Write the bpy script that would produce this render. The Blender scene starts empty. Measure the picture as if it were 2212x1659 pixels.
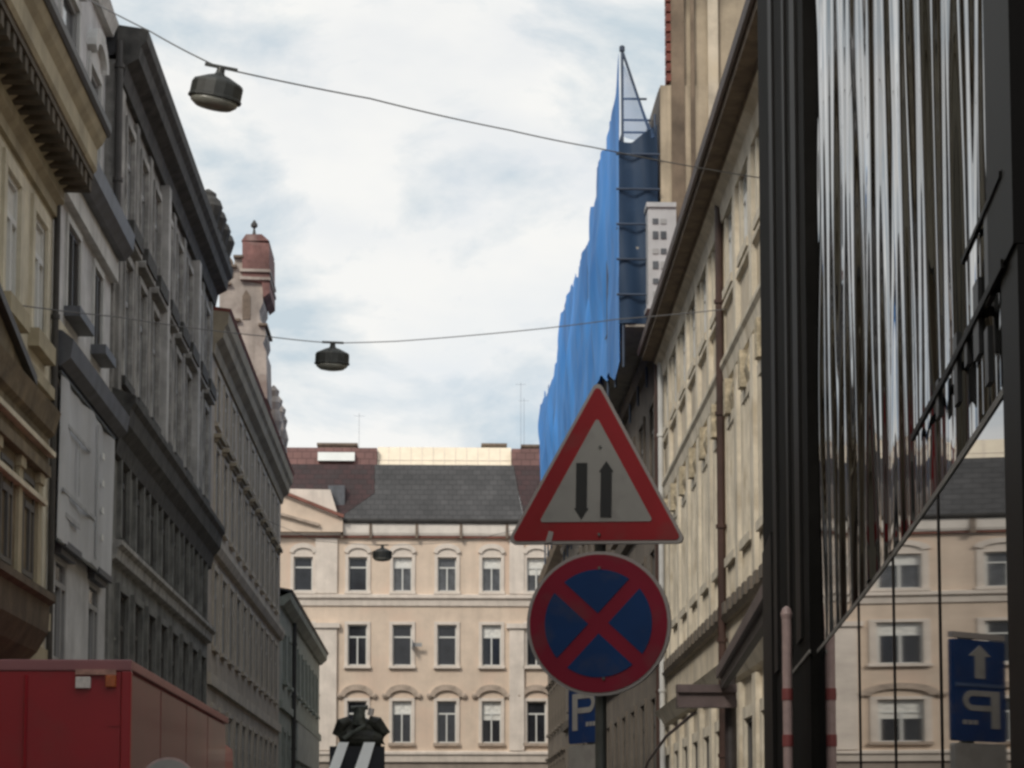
import bpy, bmesh, math, random
from mathutils import Vector, Matrix
R = math.radians
random.seed(7)
S = bpy.context.scene
COL = S.collection

# ------------------------------------------------------------------ camera
F, PIT, SH, EYE = 5000.0, R(5.5), 504.0, 1.6
YAW = math.atan(166/5000*math.cos(PIT))
def ray(p, y):
    """direction (world) of a point measured on the photograph (2212 x 1659 frame)"""
    a = (p-1106)/F; b = (829.5+SH-y)/F
    f = math.cos(PIT)-b*math.sin(PIT); u = math.sin(PIT)+b*math.cos(PIT)
    return Vector((a*math.cos(YAW)+f*math.sin(YAW), -a*math.sin(YAW)+f*math.cos(YAW), u))
def at(p, y, Y):
    r = ray(p, y); k = Y/r.y
    return Vector((r.x*k, Y, r.z*k+EYE))
cam = bpy.data.cameras.new('camera'); co = bpy.data.objects.new('camera', cam); COL.objects.link(co)
cam.sensor_width = 36; cam.lens = 36*F/2212; cam.shift_y = SH/2212
cam.clip_start = .05; cam.clip_end = 3000
co.location = (0, 0, EYE); co.rotation_euler = (R(90)+PIT, 0, -YAW)
S.camera = co
S.render.engine = 'CYCLES'
S.view_settings.view_transform = 'Standard'; S.view_settings.look = 'None'
S.view_settings.exposure = 0; S.view_settings.gamma = 1
S.cycles.filter_width = 2.8
S.cycles.max_bounces = 8

# ------------------------------------------------------------------ materials
def new_mat(name):
    m = bpy.data.materials.new(name); m.use_nodes = True
    nt = m.node_tree; nt.nodes.clear()
    out = nt.nodes.new('ShaderNodeOutputMaterial'); b = nt.nodes.new('ShaderNodeBsdfPrincipled')
    nt.links.new(b.outputs[0], out.inputs[0])
    return m, nt, b
def mat(name, col, rough=.8, var=.18, scale=1.2, streak=0., bump=0., bscale=30, metal=0., ior=1.5, tint=None, coat=0., detail=6, patch=None):
    m, nt, b = new_mat(name)
    N = nt.nodes.new; L = nt.links.new
    tc = N('ShaderNodeTexCoord')
    n1 = N('ShaderNodeTexNoise'); n1.inputs['Scale'].default_value = scale; n1.inputs['Detail'].default_value = detail
    n1.inputs['Roughness'].default_value = .62
    L(tc.outputs['Object'], n1.inputs['Vector'])
    cr = N('ShaderNodeValToRGB')
    c0 = [c*(1-var*1.6) for c in col]; c1 = [min(1, c*(1+var)) for c in col]
    if tint: c0 = tint
    cr.color_ramp.elements[0].color = (*c0, 1); cr.color_ramp.elements[0].position = .3
    cr.color_ramp.elements[1].color = (*c1, 1); cr.color_ramp.elements[1].position = .68
    L(n1.outputs['Fac'], cr.inputs['Fac'])
    last = cr.outputs['Color']
    def mix(a, colr, fac):
        mx = N('ShaderNodeMix'); mx.data_type = 'RGBA'
        L(a, mx.inputs[6]); mx.inputs[7].default_value = (*colr, 1)
        L(fac, mx.inputs[0]); return mx.outputs[2]
    if streak > 0:
        mp = N('ShaderNodeMapping'); mp.inputs['Scale'].default_value = (2.6, 2.6, .22)
        L(tc.outputs['Object'], mp.inputs['Vector'])
        n2 = N('ShaderNodeTexNoise'); n2.inputs['Scale'].default_value = 1.3; n2.inputs['Detail'].default_value = 5
        L(mp.outputs[0], n2.inputs['Vector'])
        r2 = N('ShaderNodeMapRange'); r2.inputs[1].default_value = .45; r2.inputs[2].default_value = .75
        r2.inputs[3].default_value = 0; r2.inputs[4].default_value = streak
        L(n2.outputs['Fac'], r2.inputs[0])
        last = mix(last, [c*.42 for c in col], r2.outputs[0])
    if patch:
        n4 = N('ShaderNodeTexNoise'); n4.inputs['Scale'].default_value = patch[1]; n4.inputs['Detail'].default_value = 7
        L(tc.outputs['Object'], n4.inputs['Vector'])
        r4 = N('ShaderNodeMapRange'); r4.inputs[1].default_value = .55; r4.inputs[2].default_value = .66
        r4.inputs[4].default_value = patch[2]
        L(n4.outputs['Fac'], r4.inputs[0]); last = mix(last, patch[0], r4.outputs[0])
    L(last, b.inputs['Base Color'])
    b.inputs['Roughness'].default_value = rough; b.inputs['Metallic'].default_value = metal
    b.inputs['IOR'].default_value = ior
    if coat: b.inputs['Coat Weight'].default_value = coat; b.inputs['Coat Roughness'].default_value = .08
    if bump:
        n3 = N('ShaderNodeTexNoise'); n3.inputs['Scale'].default_value = bscale; n3.inputs['Detail'].default_value = 5
        L(tc.outputs['Object'], n3.inputs['Vector'])
        bp = N('ShaderNodeBump'); bp.inputs['Strength'].default_value = bump; bp.inputs['Distance'].default_value = .03
        L(n3.outputs['Fac'], bp.inputs['Height']); L(bp.outputs[0], b.inputs['Normal'])
    return m
def roof_mat(name, col, col2, sx, sz, mort=.02):
    m, nt, b = new_mat(name)
    N = nt.nodes.new; L = nt.links.new
    tc = N('ShaderNodeTexCoord'); sp = N('ShaderNodeSeparateXYZ'); L(tc.outputs['Object'], sp.inputs[0])
    cb = N('ShaderNodeCombineXYZ'); L(sp.outputs[0], cb.inputs[0]); L(sp.outputs[2], cb.inputs[1])
    br = N('ShaderNodeTexBrick'); br.inputs['Scale'].default_value = 1
    br.inputs['Brick Width'].default_value = sx; br.inputs['Row Height'].default_value = sz
    br.inputs['Mortar Size'].default_value = mort
    br.inputs['Color1'].default_value = (*col, 1); br.inputs['Color2'].default_value = (*col2, 1)
    br.inputs['Mortar'].default_value = (*[c*.5 for c in col], 1)
    L(cb.outputs[0], br.inputs['Vector'])
    n = N('ShaderNodeTexNoise'); n.inputs['Scale'].default_value = .8; n.inputs['Detail'].default_value = 7
    L(tc.outputs['Object'], n.inputs['Vector'])
    mr = N('ShaderNodeMapRange'); mr.inputs[1].default_value = .3; mr.inputs[2].default_value = .7
    mr.inputs[3].default_value = .72; mr.inputs[4].default_value = 1.18; L(n.outputs['Fac'], mr.inputs[0])
    hs = N('ShaderNodeHueSaturation'); L(br.outputs['Color'], hs.inputs['Color']); L(mr.outputs[0], hs.inputs['Value'])
    L(hs.outputs[0], b.inputs['Base Color']); b.inputs['Roughness'].default_value = .7
    bp = N('ShaderNodeBump'); bp.inputs['Strength'].default_value = .6; bp.inputs['Distance'].default_value = .04
    L(br.outputs['Fac'], bp.inputs['Height']); bp.invert = True; L(bp.outputs[0], b.inputs['Normal'])
    return m

M = {}
M['ochre'] = mat('ochre_stucco', (.64, .59, .47), streak=.35, bump=.25, patch=((.40, .34, .23), .5, .5))
M['ochre_trim'] = mat('ochre_trim', (.40, .35, .245), streak=.4, bump=.2)
M['ochre_dark'] = mat('dark_brown_ochre', (.10, .08, .055), var=.35, scale=2.5, streak=.5, bump=.3)  # darker brown for the bracketed soffit and corbel base
M['oriel'] = mat('brown_oriel_stone', (.17, .135, .085), var=.35, scale=2., streak=.6, bump=.4, bscale=9)
M['slate'] = mat('dark_slate', (.05, .05, .055), rough=.6, var=.3, scale=4, bump=.2)
M['gutter'] = mat('dark_painted_gutter', (.045, .042, .04), rough=.5, var=.25, scale=3)
M['pale_grey'] = mat('pale_grey_plaster', (.54, .54, .55), streak=.35, bump=.2, patch=((.33, .33, .33), .7, .5))
M['pale_trim'] = mat('pale_grey_trim', (.58, .58, .57), streak=.3, bump=.15)
M['zinc'] = mat('blue_grey_zinc', (.10, .105, .12), rough=.5, var=.25, scale=2, streak=.3)
M['banner'] = mat('grey_banner_cloth', (.50, .51, .53), rough=.6, var=.12, scale=.5, streak=.25, bump=.3, bscale=1.5)
M['banner_faint'] = mat('faint_grey_print', (.38, .385, .40), var=.15, scale=3)
M['banner_mark'] = mat('white_print', (.72, .72, .70), var=.1)
M['soot'] = mat('soot_blackened_stone', (.30, .29, .275), var=.4, scale=1.6, streak=.75, bump=.5, bscale=6, patch=((.30, .28, .25), .8, .6))
M['pale_stone'] = mat('washed_grey_stone', (.46, .45, .44), var=.25, scale=1.6, streak=.6, bump=.4, bscale=8)
M['soot_low'] = mat('green_black_stone', (.19, .19, .18), var=.4, scale=1.6, streak=.5, bump=.4, bscale=6)
M['soot_trim'] = mat('grey_worn_stone', (.36, .35, .335), var=.35, scale=2.5, streak=.6, bump=.4, bscale=8)
M['soot_cornice'] = mat('black_stone_cornice', (.06, .058, .055), var=.4, scale=3, bump=.4, bscale=8)
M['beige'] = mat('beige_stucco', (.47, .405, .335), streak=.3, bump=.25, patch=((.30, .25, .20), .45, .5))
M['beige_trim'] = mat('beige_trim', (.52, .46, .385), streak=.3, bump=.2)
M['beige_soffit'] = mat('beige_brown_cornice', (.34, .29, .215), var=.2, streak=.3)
M['redbrick'] = mat('red_brick', (.20, .10, .09), var=.35, scale=1.6, streak=.4, bump=.5, bscale=10, patch=((.33, .25, .23), 1.1, .7))
M['stack'] = mat('weathered_pinkish_render', (.42, .365, .325), var=.25, scale=1.2, streak=.6, bump=.4, bscale=8, patch=((.22, .16, .14), .9, .7))
M['green_grey'] = mat('grey_green_stucco', (.33, .35, .305), streak=.3, bump=.2)
M['green_panel'] = mat('pale_grey_green_panel', (.36, .37, .34), var=.15)
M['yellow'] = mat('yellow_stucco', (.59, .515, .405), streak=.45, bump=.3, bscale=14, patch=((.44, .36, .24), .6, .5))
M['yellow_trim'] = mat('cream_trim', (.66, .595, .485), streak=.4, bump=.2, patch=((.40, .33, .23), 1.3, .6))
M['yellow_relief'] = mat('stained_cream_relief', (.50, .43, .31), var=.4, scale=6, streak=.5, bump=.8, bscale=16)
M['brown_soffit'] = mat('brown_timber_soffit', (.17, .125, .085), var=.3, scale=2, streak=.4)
M['red_gutter'] = mat('oxide_red_gutter', (.055, .028, .022), rough=.5, var=.3)
M['brown_wall'] = mat('brown_plaster_wall', (.155, .13, .105), var=.25, scale=.8, streak=.5, bump=.3, patch=((.14, .11, .08), .4, .6))
M['gable'] = mat('tan_gable_plaster', (.44, .365, .265), var=.3, scale=.45, streak=.95, bump=.3, patch=((.50, .42, .30), .35, .6))
M['gable_shade'] = mat('shade_brown_plaster', (.20, .15, .105), var=.35, scale=.8, streak=.6, bump=.3)  # shade tone painted on the gable strips
M['tile_red'] = mat('red_verge_tile', (.20, .06, .045), var=.35, scale=5)
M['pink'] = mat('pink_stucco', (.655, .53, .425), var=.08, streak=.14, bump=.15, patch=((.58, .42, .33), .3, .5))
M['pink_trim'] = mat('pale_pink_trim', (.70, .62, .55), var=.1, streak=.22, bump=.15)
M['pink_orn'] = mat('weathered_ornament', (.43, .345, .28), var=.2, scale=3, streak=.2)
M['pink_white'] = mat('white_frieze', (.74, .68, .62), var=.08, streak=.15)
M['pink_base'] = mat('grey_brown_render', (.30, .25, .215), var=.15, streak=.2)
M['rust_line'] = mat('rust_red_flashing', (.24, .10, .075), var=.2)
M['roof_grey'] = roof_mat('grey_roof_tiles', (.066, .064, .066), (.05, .049, .051), .45, .32)
M['roof_maroon'] = roof_mat('maroon_roof_tiles', (.05, .02, .021), (.032, .02, .021), .45, .32)
M['roof_rust'] = roof_mat('rust_brown_sheet_roof', (.20, .10, .09), (.17, .085, .08), .5, .4)
M['cream_wall'] = mat('cream_ridge_panels', (.84, .74, .59), var=.06, scale=2)
M['skylight'] = mat('skylight_glass_white', (.8, .82, .8), rough=.2, var=.05)
M['chimney'] = mat('brown_chimney_render', (.17, .13, .10), var=.25, scale=4)
M['frame_white'] = mat('white_window_paint', (.62, .62, .60), rough=.5, var=.1)
M['frame_grey'] = mat('grey_window_paint', (.34, .34, .34), rough=.5, var=.15)
M['frame_dark'] = mat('dark_window_paint', (.09, .085, .08), rough=.5, var=.2)
M['glass'] = mat('dark_window_glass', (.022, .024, .03), rough=.07, var=.3, scale=1.5)
M['glass_grey'] = mat('grey_window_glass', (.10, .105, .115), rough=.12, var=.4, scale=1.2)
M['curtain'] = mat('glass_over_white_curtain', (.74, .73, .69), rough=.35, var=.2, scale=6, coat=.8)
M['sign_red'] = mat('sign_red', (.36, .025, .033), ior=1.3, patch=((.12, .10, .09), 7, .22), rough=.42, var=.08, scale=4)
M['sign_red2'] = mat('sign_crimson', (.28, .014, .038), ior=1.3, patch=((.12, .10, .09), 7, .22), rough=.42, var=.08, scale=4)
M['sign_blue'] = mat('sign_blue', (.008, .045, .165), ior=1.3, patch=((.12, .10, .09), 7, .22), rough=.42, var=.1, scale=4)
M['sign_white'] = mat('sign_white', (.38, .365, .35), ior=1.3, patch=((.12, .10, .09), 7, .22), rough=.42, var=.06, scale=5)
M['sign_rim'] = mat('sign_rim_grey', (.42, .38, .37), rough=.4, var=.1)
M['sign_black'] = mat('sign_black', (.012, .012, .014), rough=.4)
M['galv'] = mat('dull_galvanised_steel', (.14, .145, .135), rough=.5, var=.2, scale=5, metal=.3)
M['steel_dark'] = mat('dark_painted_steel', (.04, .034, .035), rough=.5, var=.3, scale=4)
M['canopy'] = mat('purple_brown_sheet_metal', (.12, .09, .09), rough=.45, var=.25, scale=3)
M['pole_pink'] = mat('faded_pink_paint', (.52, .38, .37), rough=.5, var=.2, scale=9)
M['pole_red'] = mat('faded_red_paint', (.30, .08, .08), rough=.5, var=.2, scale=9)
M['truck_red'] = mat('truck_red_paint', (.34, .008, .018), patch=((.22, .03, .03), 1.6, .3), streak=.1, rough=.38, var=.06, coat=.25)
M['truck_side'] = mat('truck_red_side_panel', (.20, .028, .038), rough=.3, var=.2, scale=.5, coat=.35)
M['truck_rail'] = mat('truck_faded_rail', (.33, .13, .14), rough=.4, var=.1)
M['lamp_white'] = mat('white_lamp_lens', (.75, .68, .65), rough=.25, var=.15, scale=20)
M['lamp_orange'] = mat('amber_lamp_lens', (.50, .13, .04), rough=.25, var=.25, scale=20)
M['lamp_rail'] = mat('pinkish_lamp_rail', (.50, .27, .22), rough=.4, var=.3, scale=9)
M['rubber'] = mat('rubber', (.02, .02, .02), rough=.8)
M['lum'] = mat('dark_luminaire_housing', (.022, .024, .022), rough=.5, var=.3, scale=10)
M['diffuser'] = mat('milky_diffuser', (.22, .22, .195), rough=.3, var=.15, scale=5)
M['cable'] = mat('steel_cable', (.11, .11, .115), rough=.6)
M['net_dark'] = None
M['timber'] = mat('scaffold_boards', (.32, .30, .27), var=.2, scale=4)
M['alu'] = mat('scaffold_tube', (.05, .07, .11), rough=.5, var=.2, metal=.2)
M['crane'] = mat('dark_olive_machine_paint', (.035, .036, .027), rough=.6, var=.6, scale=5, bump=.5, bscale=12)
M['crane_ram'] = mat('grey_green_ram', (.10, .11, .095), rough=.5, var=.4, scale=6)
M['crane_blue'] = mat('blue_black_machine_paint', (.02, .023, .032), rough=.5, var=.3)
M['stripe'] = mat('white_reflective_stripe', (.93, .935, .92), rough=.3, var=.04)
M['asphalt'] = mat('asphalt', (.05, .05, .052), rough=.9, var=.25, scale=3, bump=.4, bscale=60)
M['paving'] = mat('granite_paving', (.18, .175, .165), rough=.85, var=.25, scale=5, bump=.4, bscale=25)
M['kerb'] = mat('granite_kerb', (.26, .255, .245), rough=.8, var=.2, scale=6)
M['ground'] = mat('ground', (.11, .105, .10), rough=.9, var=.25)
M['shop_dark'] = mat('black_brown_cladding', (.010, .0095, .009), ior=1.15, rough=.7, var=.35, scale=3, streak=.3)
M['shop_frame'] = mat('dark_bronze_frame', (.012, .011, .011), ior=1.2, rough=.5, var=.2)
M['transom'] = mat('brushed_transom', (.3, .29, .28), rough=.5, var=.2, metal=.2)
M['board_white'] = mat('white_bay_paint', (.47, .47, .48), rough=.5, var=.1, streak=.2)

def mirror_mat(name, col, rough, ior):
    m, nt, b = new_mat(name)
    b.inputs['Base Color'].default_value = (*col, 1); b.inputs['Roughness'].default_value = rough; b.inputs['IOR'].default_value = ior
    return m
M['shop_glass'] = mirror_mat('tinted_shop_glass', (.010, .010, .011), .012, 1.4)
M['ripple'] = mirror_mat('rippled_black_film', (.006, .006, .006), .02, 1.42)

def net_mat(name, col, tr, see):
    m, nt, b = new_mat(name); N = nt.nodes.new; L = nt.links.new
    out = [n for n in nt.nodes if n.type == 'OUTPUT_MATERIAL'][0]
    tc = N('ShaderNodeTexCoord'); mp = N('ShaderNodeMapping'); mp.inputs['Scale'].default_value = (1, .5, .16)
    L(tc.outputs['Object'], mp.inputs[0])
    n = N('ShaderNodeTexNoise'); n.inputs['Scale'].default_value = 1.1; n.inputs['Detail'].default_value = 7; L(mp.outputs[0], n.inputs['Vector'])
    cr = N('ShaderNodeValToRGB'); cr.color_ramp.elements[0].position = .32; cr.color_ramp.elements[1].position = .7
    cr.color_ramp.elements[0].color = (*[c*.62 for c in col], 1); cr.color_ramp.elements[1].color = (*[min(1, c*1.25+.02) for c in col], 1)
    L(n.outputs['Fac'], cr.inputs[0]); L(cr.outputs[0], b.inputs['Base Color']); b.inputs['Roughness'].default_value = .6
    tl = N('ShaderNodeBsdfTranslucent'); L(cr.outputs[0], tl.inputs[0])
    tp = N('ShaderNodeBsdfTransparent')
    m1 = N('ShaderNodeMixShader'); m1.inputs[0].default_value = tr; L(b.outputs[0], m1.inputs[1]); L(tl.outputs[0], m1.inputs[2])
    m2 = N('ShaderNodeMixShader'); m2.inputs[0].default_value = see; L(m1.outputs[0], m2.inputs[1]); L(tp.outputs[0], m2.inputs[2])
    L(m2.outputs[0], out.inputs[0]); return m
M['net'] = net_mat('blue_debris_netting', (.075, .34, .90), .25, .06)
M['net_shade'] = net_mat('shaded_blue_netting', (.012, .048, .115), .25, .08)  # same netting, with the shade on the end sheet put into a darker blue
M['net_sheer'] = net_mat('sheer_blue_netting', (.25, .42, .75), .5, .68)

# ------------------------------------------------------------------ mesh helpers
class MB:
    def __init__(s): s.v = []; s.f = []
    def add(s, vs, fs):
        o = len(s.v); s.v += [tuple(v) for v in vs]; s.f += [tuple(i+o for i in f) for f in fs]; return s
    def hexa(s, c):     # 8 corners: bottom 4 ring, top 4 ring
        return s.add(c, [(0, 3, 2, 1), (4, 5, 6, 7), (0, 1, 5, 4), (1, 2, 6, 5), (2, 3, 7, 6), (3, 0, 4, 7)])
    def box(s, x0, x1, y0, y1, z0, z1):
        return s.hexa([(x0, y0, z0), (x1, y0, z0), (x1, y1, z0), (x0, y1, z0), (x0, y0, z1), (x1, y0, z1), (x1, y1, z1), (x0, y1, z1)])
    def bar(s, a, b, w, h=None, up=Vector((0, 0, 1))):
        a = Vector(a); b = Vector(b); h = h or w; d = (b-a).normalized()
        r = d.cross(up)
        if r.length < 1e-4: r = d.cross(Vector((0, 1, 0)))
        r.normalize(); u = r.cross(d).normalized(); r = r*w/2; u = u*h/2
        return s.hexa([a-r-u, a+r-u, b+r-u, b-r-u, a-r+u, a+r+u, b+r+u, b-r+u])
    def tube(s, pts, rad, n=10, cap=True):
        pts = [Vector(p) for p in pts]; rings = []
        rads = rad if isinstance(rad, (list, tuple)) else [rad]*len(pts)
        ref = Vector((0, 0, 1)) if abs((pts[-1]-pts[0]).normalized().z) < .9 else Vector((0, 1, 0))
        o = len(s.v)
        for i, p in enumerate(pts):
            d = (pts[min(i+1, len(pts)-1)]-pts[max(i-1, 0)]).normalized()
            a = d.cross(ref).normalized(); b = a.cross(d)
            for k in range(n):
                t = 2*math.pi*k/n; s.v.append(tuple(p+(a*math.cos(t)+b*math.sin(t))*rads[i]))
        for i in range(len(pts)-1):
            for k in range(n):
                s.f.append((o+i*n+k, o+i*n+(k+1) % n, o+(i+1)*n+(k+1) % n, o+(i+1)*n+k))
        if cap:
            s.f.append(tuple(o+k for k in range(n))); e = o+(len(pts)-1)*n; s.f.append(tuple(e+k for k in reversed(range(n))))
        return s
    def lathe(s, prof, c, n=20, sx=1, sy=1, mtx=None):
        o = len(s.v); c = Vector(c)
        for (r, z) in prof:
            for k in range(n):
                t = 2*math.pi*k/n; v = Vector((r*math.cos(t)*sx, r*math.sin(t)*sy, z))
                if mtx: v = mtx @ v
                s.v.append(tuple(c+v))
        for i in range(len(prof)-1):
            for k in range(n): s.f.append((o+i*n+k, o+i*n+(k+1) % n, o+(i+1)*n+(k+1) % n, o+(i+1)*n+k))
        s.f.append(tuple(o+k for k in reversed(range(n)))); e = o+(len(prof)-1)*n; s.f.append(tuple(e+k for k in range(n)))
        return s
    def prism(s, poly, fn, a, b):   # poly of 2-D points, fn(x, y, t) -> 3-D, between t=a and t=b
        n = len(poly); o = len(s.v)
        for t in (a, b):
            for q in poly: s.v.append(tuple(fn(q[0], q[1], t)))
        for i in range(n): s.f.append((o+i, o+(i+1) % n, o+n+(i+1) % n, o+n+i))
        s.f.append(tuple(o+i for i in reversed(range(n)))); s.f.append(tuple(o+n+i for i in range(n)))
        return s
    def mesh(s, name, m, smooth=False, bevel=0):
        me = bpy.data.meshes.new(name); me.from_pydata(s.v, [], s.f); me.update()
        bm = bmesh.new(); bm.from_mesh(me); bmesh.ops.recalc_face_normals(bm, faces=bm.faces[:])
        if bevel: bmesh.ops.bevel(bm, geom=bm.edges[:], offset=bevel, segments=2, affect='EDGES', profile=.6)
        bm.to_mesh(me); bm.free()
        me.materials.append(m)
        if smooth:
            for p in me.polygons: p.use_smooth = True
        return me

def thing(name, label, cat, loc=(0, 0, 0), group=None, kind=None):
    o = bpy.data.objects.new(name, None); COL.objects.link(o); o.location = loc
    o.empty_display_size = .2
    o['label'] = label; o['category'] = cat
    if group: o['group'] = group
    return o
def world_origin(p):
    v = Vector((0, 0, 0))
    while p: v = v+Vector(p.location); p = p.parent
    return v
def part(name, mb, m, parent, label=None, smooth=False, bevel=0):
    o = bpy.data.objects.new(name, mb.mesh(name, m, smooth, bevel)); COL.objects.link(o)
    o.parent = parent; o.location = -world_origin(parent)
    if label: o['label'] = label
    return o
def solo(name, mb, m, label, cat, smooth=False, group=None, bevel=0, kind=None):
    c = Vector((0, 0, 0))
    xs = [v[0] for v in mb.v]; ys = [v[1] for v in mb.v]; zs = [v[2] for v in mb.v]
    c = Vector(((min(xs)+max(xs))/2, (min(ys)+max(ys))/2, min(zs)))
    mb.v = [tuple(Vector(v)-c) for v in mb.v]
    o = bpy.data.objects.new(name, mb.mesh(name, m, smooth, bevel)); COL.objects.link(o); o.location = c
    if kind: o['kind'] = kind
    else:
        o['label'] = label; o['category'] = cat
    if group: o['group'] = group
    return o

class Fac:
    """a facade: point O on the ground, direction U along it, outward normal N"""
    def __init__(s, O, U, N): s.O = Vector(O); s.U = Vector(U).normalized(); s.N = Vector(N).normalized()
    def pt(s, u, d, z): return s.O+s.U*u+s.N*d+Vector((0, 0, z))
    def box(s, mb, u0, u1, d0, d1, z0, z1):
        P = s.pt
        return mb.hexa([P(u0, d0, z0), P(u1, d0, z0), P(u1, d1, z0), P(u0, d1, z0), P(u0, d0, z1), P(u1, d0, z1), P(u1, d1, z1), P(u0, d1, z1)])
    def prof(s, mb, pts, u0, u1): return mb.prism(pts, lambda d, z, u: s.pt(u, d, z), u0, u1)
    def frame(s, u, d, z):
        X = s.N.cross(Vector((0, 0, 1)))
        m = Matrix.Identity(4)
        for i in range(3): m[i][0] = X[i]; m[i][1] = s.N[i]; m[i][2] = (0, 0, 1)[i]
        return Matrix.Translation(s.pt(u, d, z)) @ m
def wall(fac, u0, u1, z0, z1, holes, back=7., rev=.12, d=0.):
    mb = MB(); P = fac.pt
    us = sorted({u0, u1, *[h[0] for h in holes], *[h[1] for h in holes]}); zs = sorted({z0, z1, *[h[2] for h in holes], *[h[3] for h in holes]})
    for i in range(len(us)-1):
        for j in range(len(zs)-1):
            a, b, c, e = us[i], us[i+1], zs[j], zs[j+1]; mu, mz = (a+b)/2, (c+e)/2
            if any(h[0] < mu < h[1] and h[2] < mz < h[3] for h in holes): continue
            mb.add([P(a, d, c), P(b, d, c), P(b, d, e), P(a, d, e)], [(0, 1, 2, 3)])
    for (a, b, c, e) in holes:
        f = [P(a, d, c), P(b, d, c), P(b, d, e), P(a, d, e)]; g = [P(a, d-rev, c), P(b, d-rev, c), P(b, d-rev, e), P(a, d-rev, e)]
        mb.add(f+g, [(0, 1, 5, 4), (1, 2, 6, 5), (2, 3, 7, 6), (3, 0, 4, 7)])
    k = [P(u0, d, z0), P(u1, d, z0), P(u1, d-back, z0), P(u0, d-back, z0), P(u0, d, z1), P(u1, d, z1), P(u1, d-back, z1), P(u0, d-back, z1)]
    mb.add(k, [(1, 2, 6, 5), (2, 3, 7, 6), (3, 0, 4, 7), (4, 5, 6, 7)])
    return mb
_wc = {}
def window(fac, parent, u, z, w, h, d=0., fr='frame_white', gl='glass', tr=.68, cas=2, sur=None, st=.16, sd=.06, hood=None, hm=None, sill=None, sl=(.14, .16, .12), open_=False, rv=.2, blind=0):
    key = (w, h, fr, gl, tr, cas, sur, st, sd, hood, hm, sill, sl, open_, rv)
    if key not in _wc:
        L = []
        f = MB(); x0, x1 = -w/2, w/2; ft = .07
        ya, yb = -rv-.02, -rv+.06; f.box(x0, x0+ft, ya, yb, 0, h).box(x1-ft, x1, ya, yb, 0, h).box(x0+ft, x1-ft, ya, yb, 0, ft).box(x0+ft, x1-ft, ya, yb, h-ft, h)
        if tr: f.box(x0+ft, x1-ft, ya+.005, yb+.01, h*tr-.045, h*tr+.045)
        top = h*tr-.045 if tr else h-ft
        if not open_:
            for i in range(1, cas): xx = x0+w*i/cas; f.box(xx-.04, xx+.04, ya+.008, yb+.02, ft, top)
        L.append(('window', f.mesh('window', M[fr])))
        L.append(('pane', MB().box(x0+.005, x1-.005, -rv, -rv+.015, .005, h-.005).mesh('pane', M[gl])))
        if sur:
            s = MB(); s.box(x0-st, x0, -.01, sd, .003, h).box(x1, x1+st, -.01, sd, .003, h).box(x0-st, x1+st, -.01, sd+.004, h+.002, h+st)
            if hood == 'key': s.box(-.12, .12, -.01, sd+.07, h-.02, h+st+.12)
            L.append(('surround', s.mesh('surround', M[sur])))
        t = h+(st if sur else 0)+.02
        if hood == 'cornice':
            s = MB(); s.box(x0-st-.1, x1+st+.1, -.01, .2, t+.1, t+.2).box(x0-st-.02, x1+st+.02, -.01, .12, t+.003, t+.1)
            L.append(('hood', s.mesh('hood', M[hm])))
        if hood == 'ped':
            s = MB(); W = w/2+st+.18
            s.prism([(-W, t+.1), (W, t+.1), (W, t+.2), (0, t+.62), (-W, t+.2)], lambda a, b, c: (a, c, b), -.01, .2)
            L.append(('hood', s.mesh('hood', M[hm])))
        if hood in ('arch', 'curl'):
            s = MB(); W = w/2+st+(.05 if hood == 'arch' else .22); n = 12
            ht = .48 if hood == 'arch' else .62
            o = [(-W*math.cos(math.pi*i/n), t+.08+ht*math.sin(math.pi*i/n)) for i in range(n+1)]
            q = [(-W*.72*math.cos(math.pi*i/n), t+.0+ht*.62*math.sin(math.pi*i/n)) for i in range(n+1)]
            for i in range(n):
                s.prism([o[i], o[i+1], q[i+1], q[i]], lambda a, b, c: (a, c, b), -.01, .16)
            if hood == 'curl':
                for sg in (-1, 1): s.lathe([(.02, -.16), (.15, -.1), (.15, .1), (.02, .16)], (sg*(W+.02), .06, t+.1), 10, mtx=Matrix.Rotation(R(90), 3, 'X'))
            L.append(('hood', s.mesh('hood', M[hm])))
            if hood == 'arch':
                s = MB(); s.prism([(a*.98, b-.01) for a, b in q], lambda a, b, c: (a, c, b), -.01, .05)
                L.append(('tympanum', s.mesh('tympanum', M[sur])))
        if sill:
            e, dp, th = sl
            L.append(('sill', MB().box(x0-e, x1+e, -.1, dp, -th, 0).mesh('sill', M[sill])))
        _wc[key] = L
    L = list(_wc[key]); root = None
    if blind:
        L.append(('blind', MB().box(-w/2+.02, w/2-.02, -rv+.016, -rv+.02, h*(1-blind), h-.02).mesh('blind', M['curtain'])))
    for nm, me in L:
        o = bpy.data.objects.new(nm, me); COL.objects.link(o)
        if root is None:
            o.parent = parent; o.matrix_basis = Matrix.Translation(-world_origin(parent)) @ fac.frame(u, d, z); root = o
        else: o.parent = root
    return root
def hole(u, z, w, h): return (u-w/2, u+w/2, z, z+h)
def pipe(fac, parent, u, d, z0, z1, m, r=.06, name='downpipe'):
    mb = MB(); mb.tube([fac.pt(u, d, z0), fac.pt(u, d, z1)], r, 10)
    z = z0+1
    while z < z1: mb.tube([fac.pt(u, d, z), fac.pt(u, d, z+.07)], r*1.35, 10); z += 2.1
    return part(name, mb, M[m], parent, smooth=False)

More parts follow.
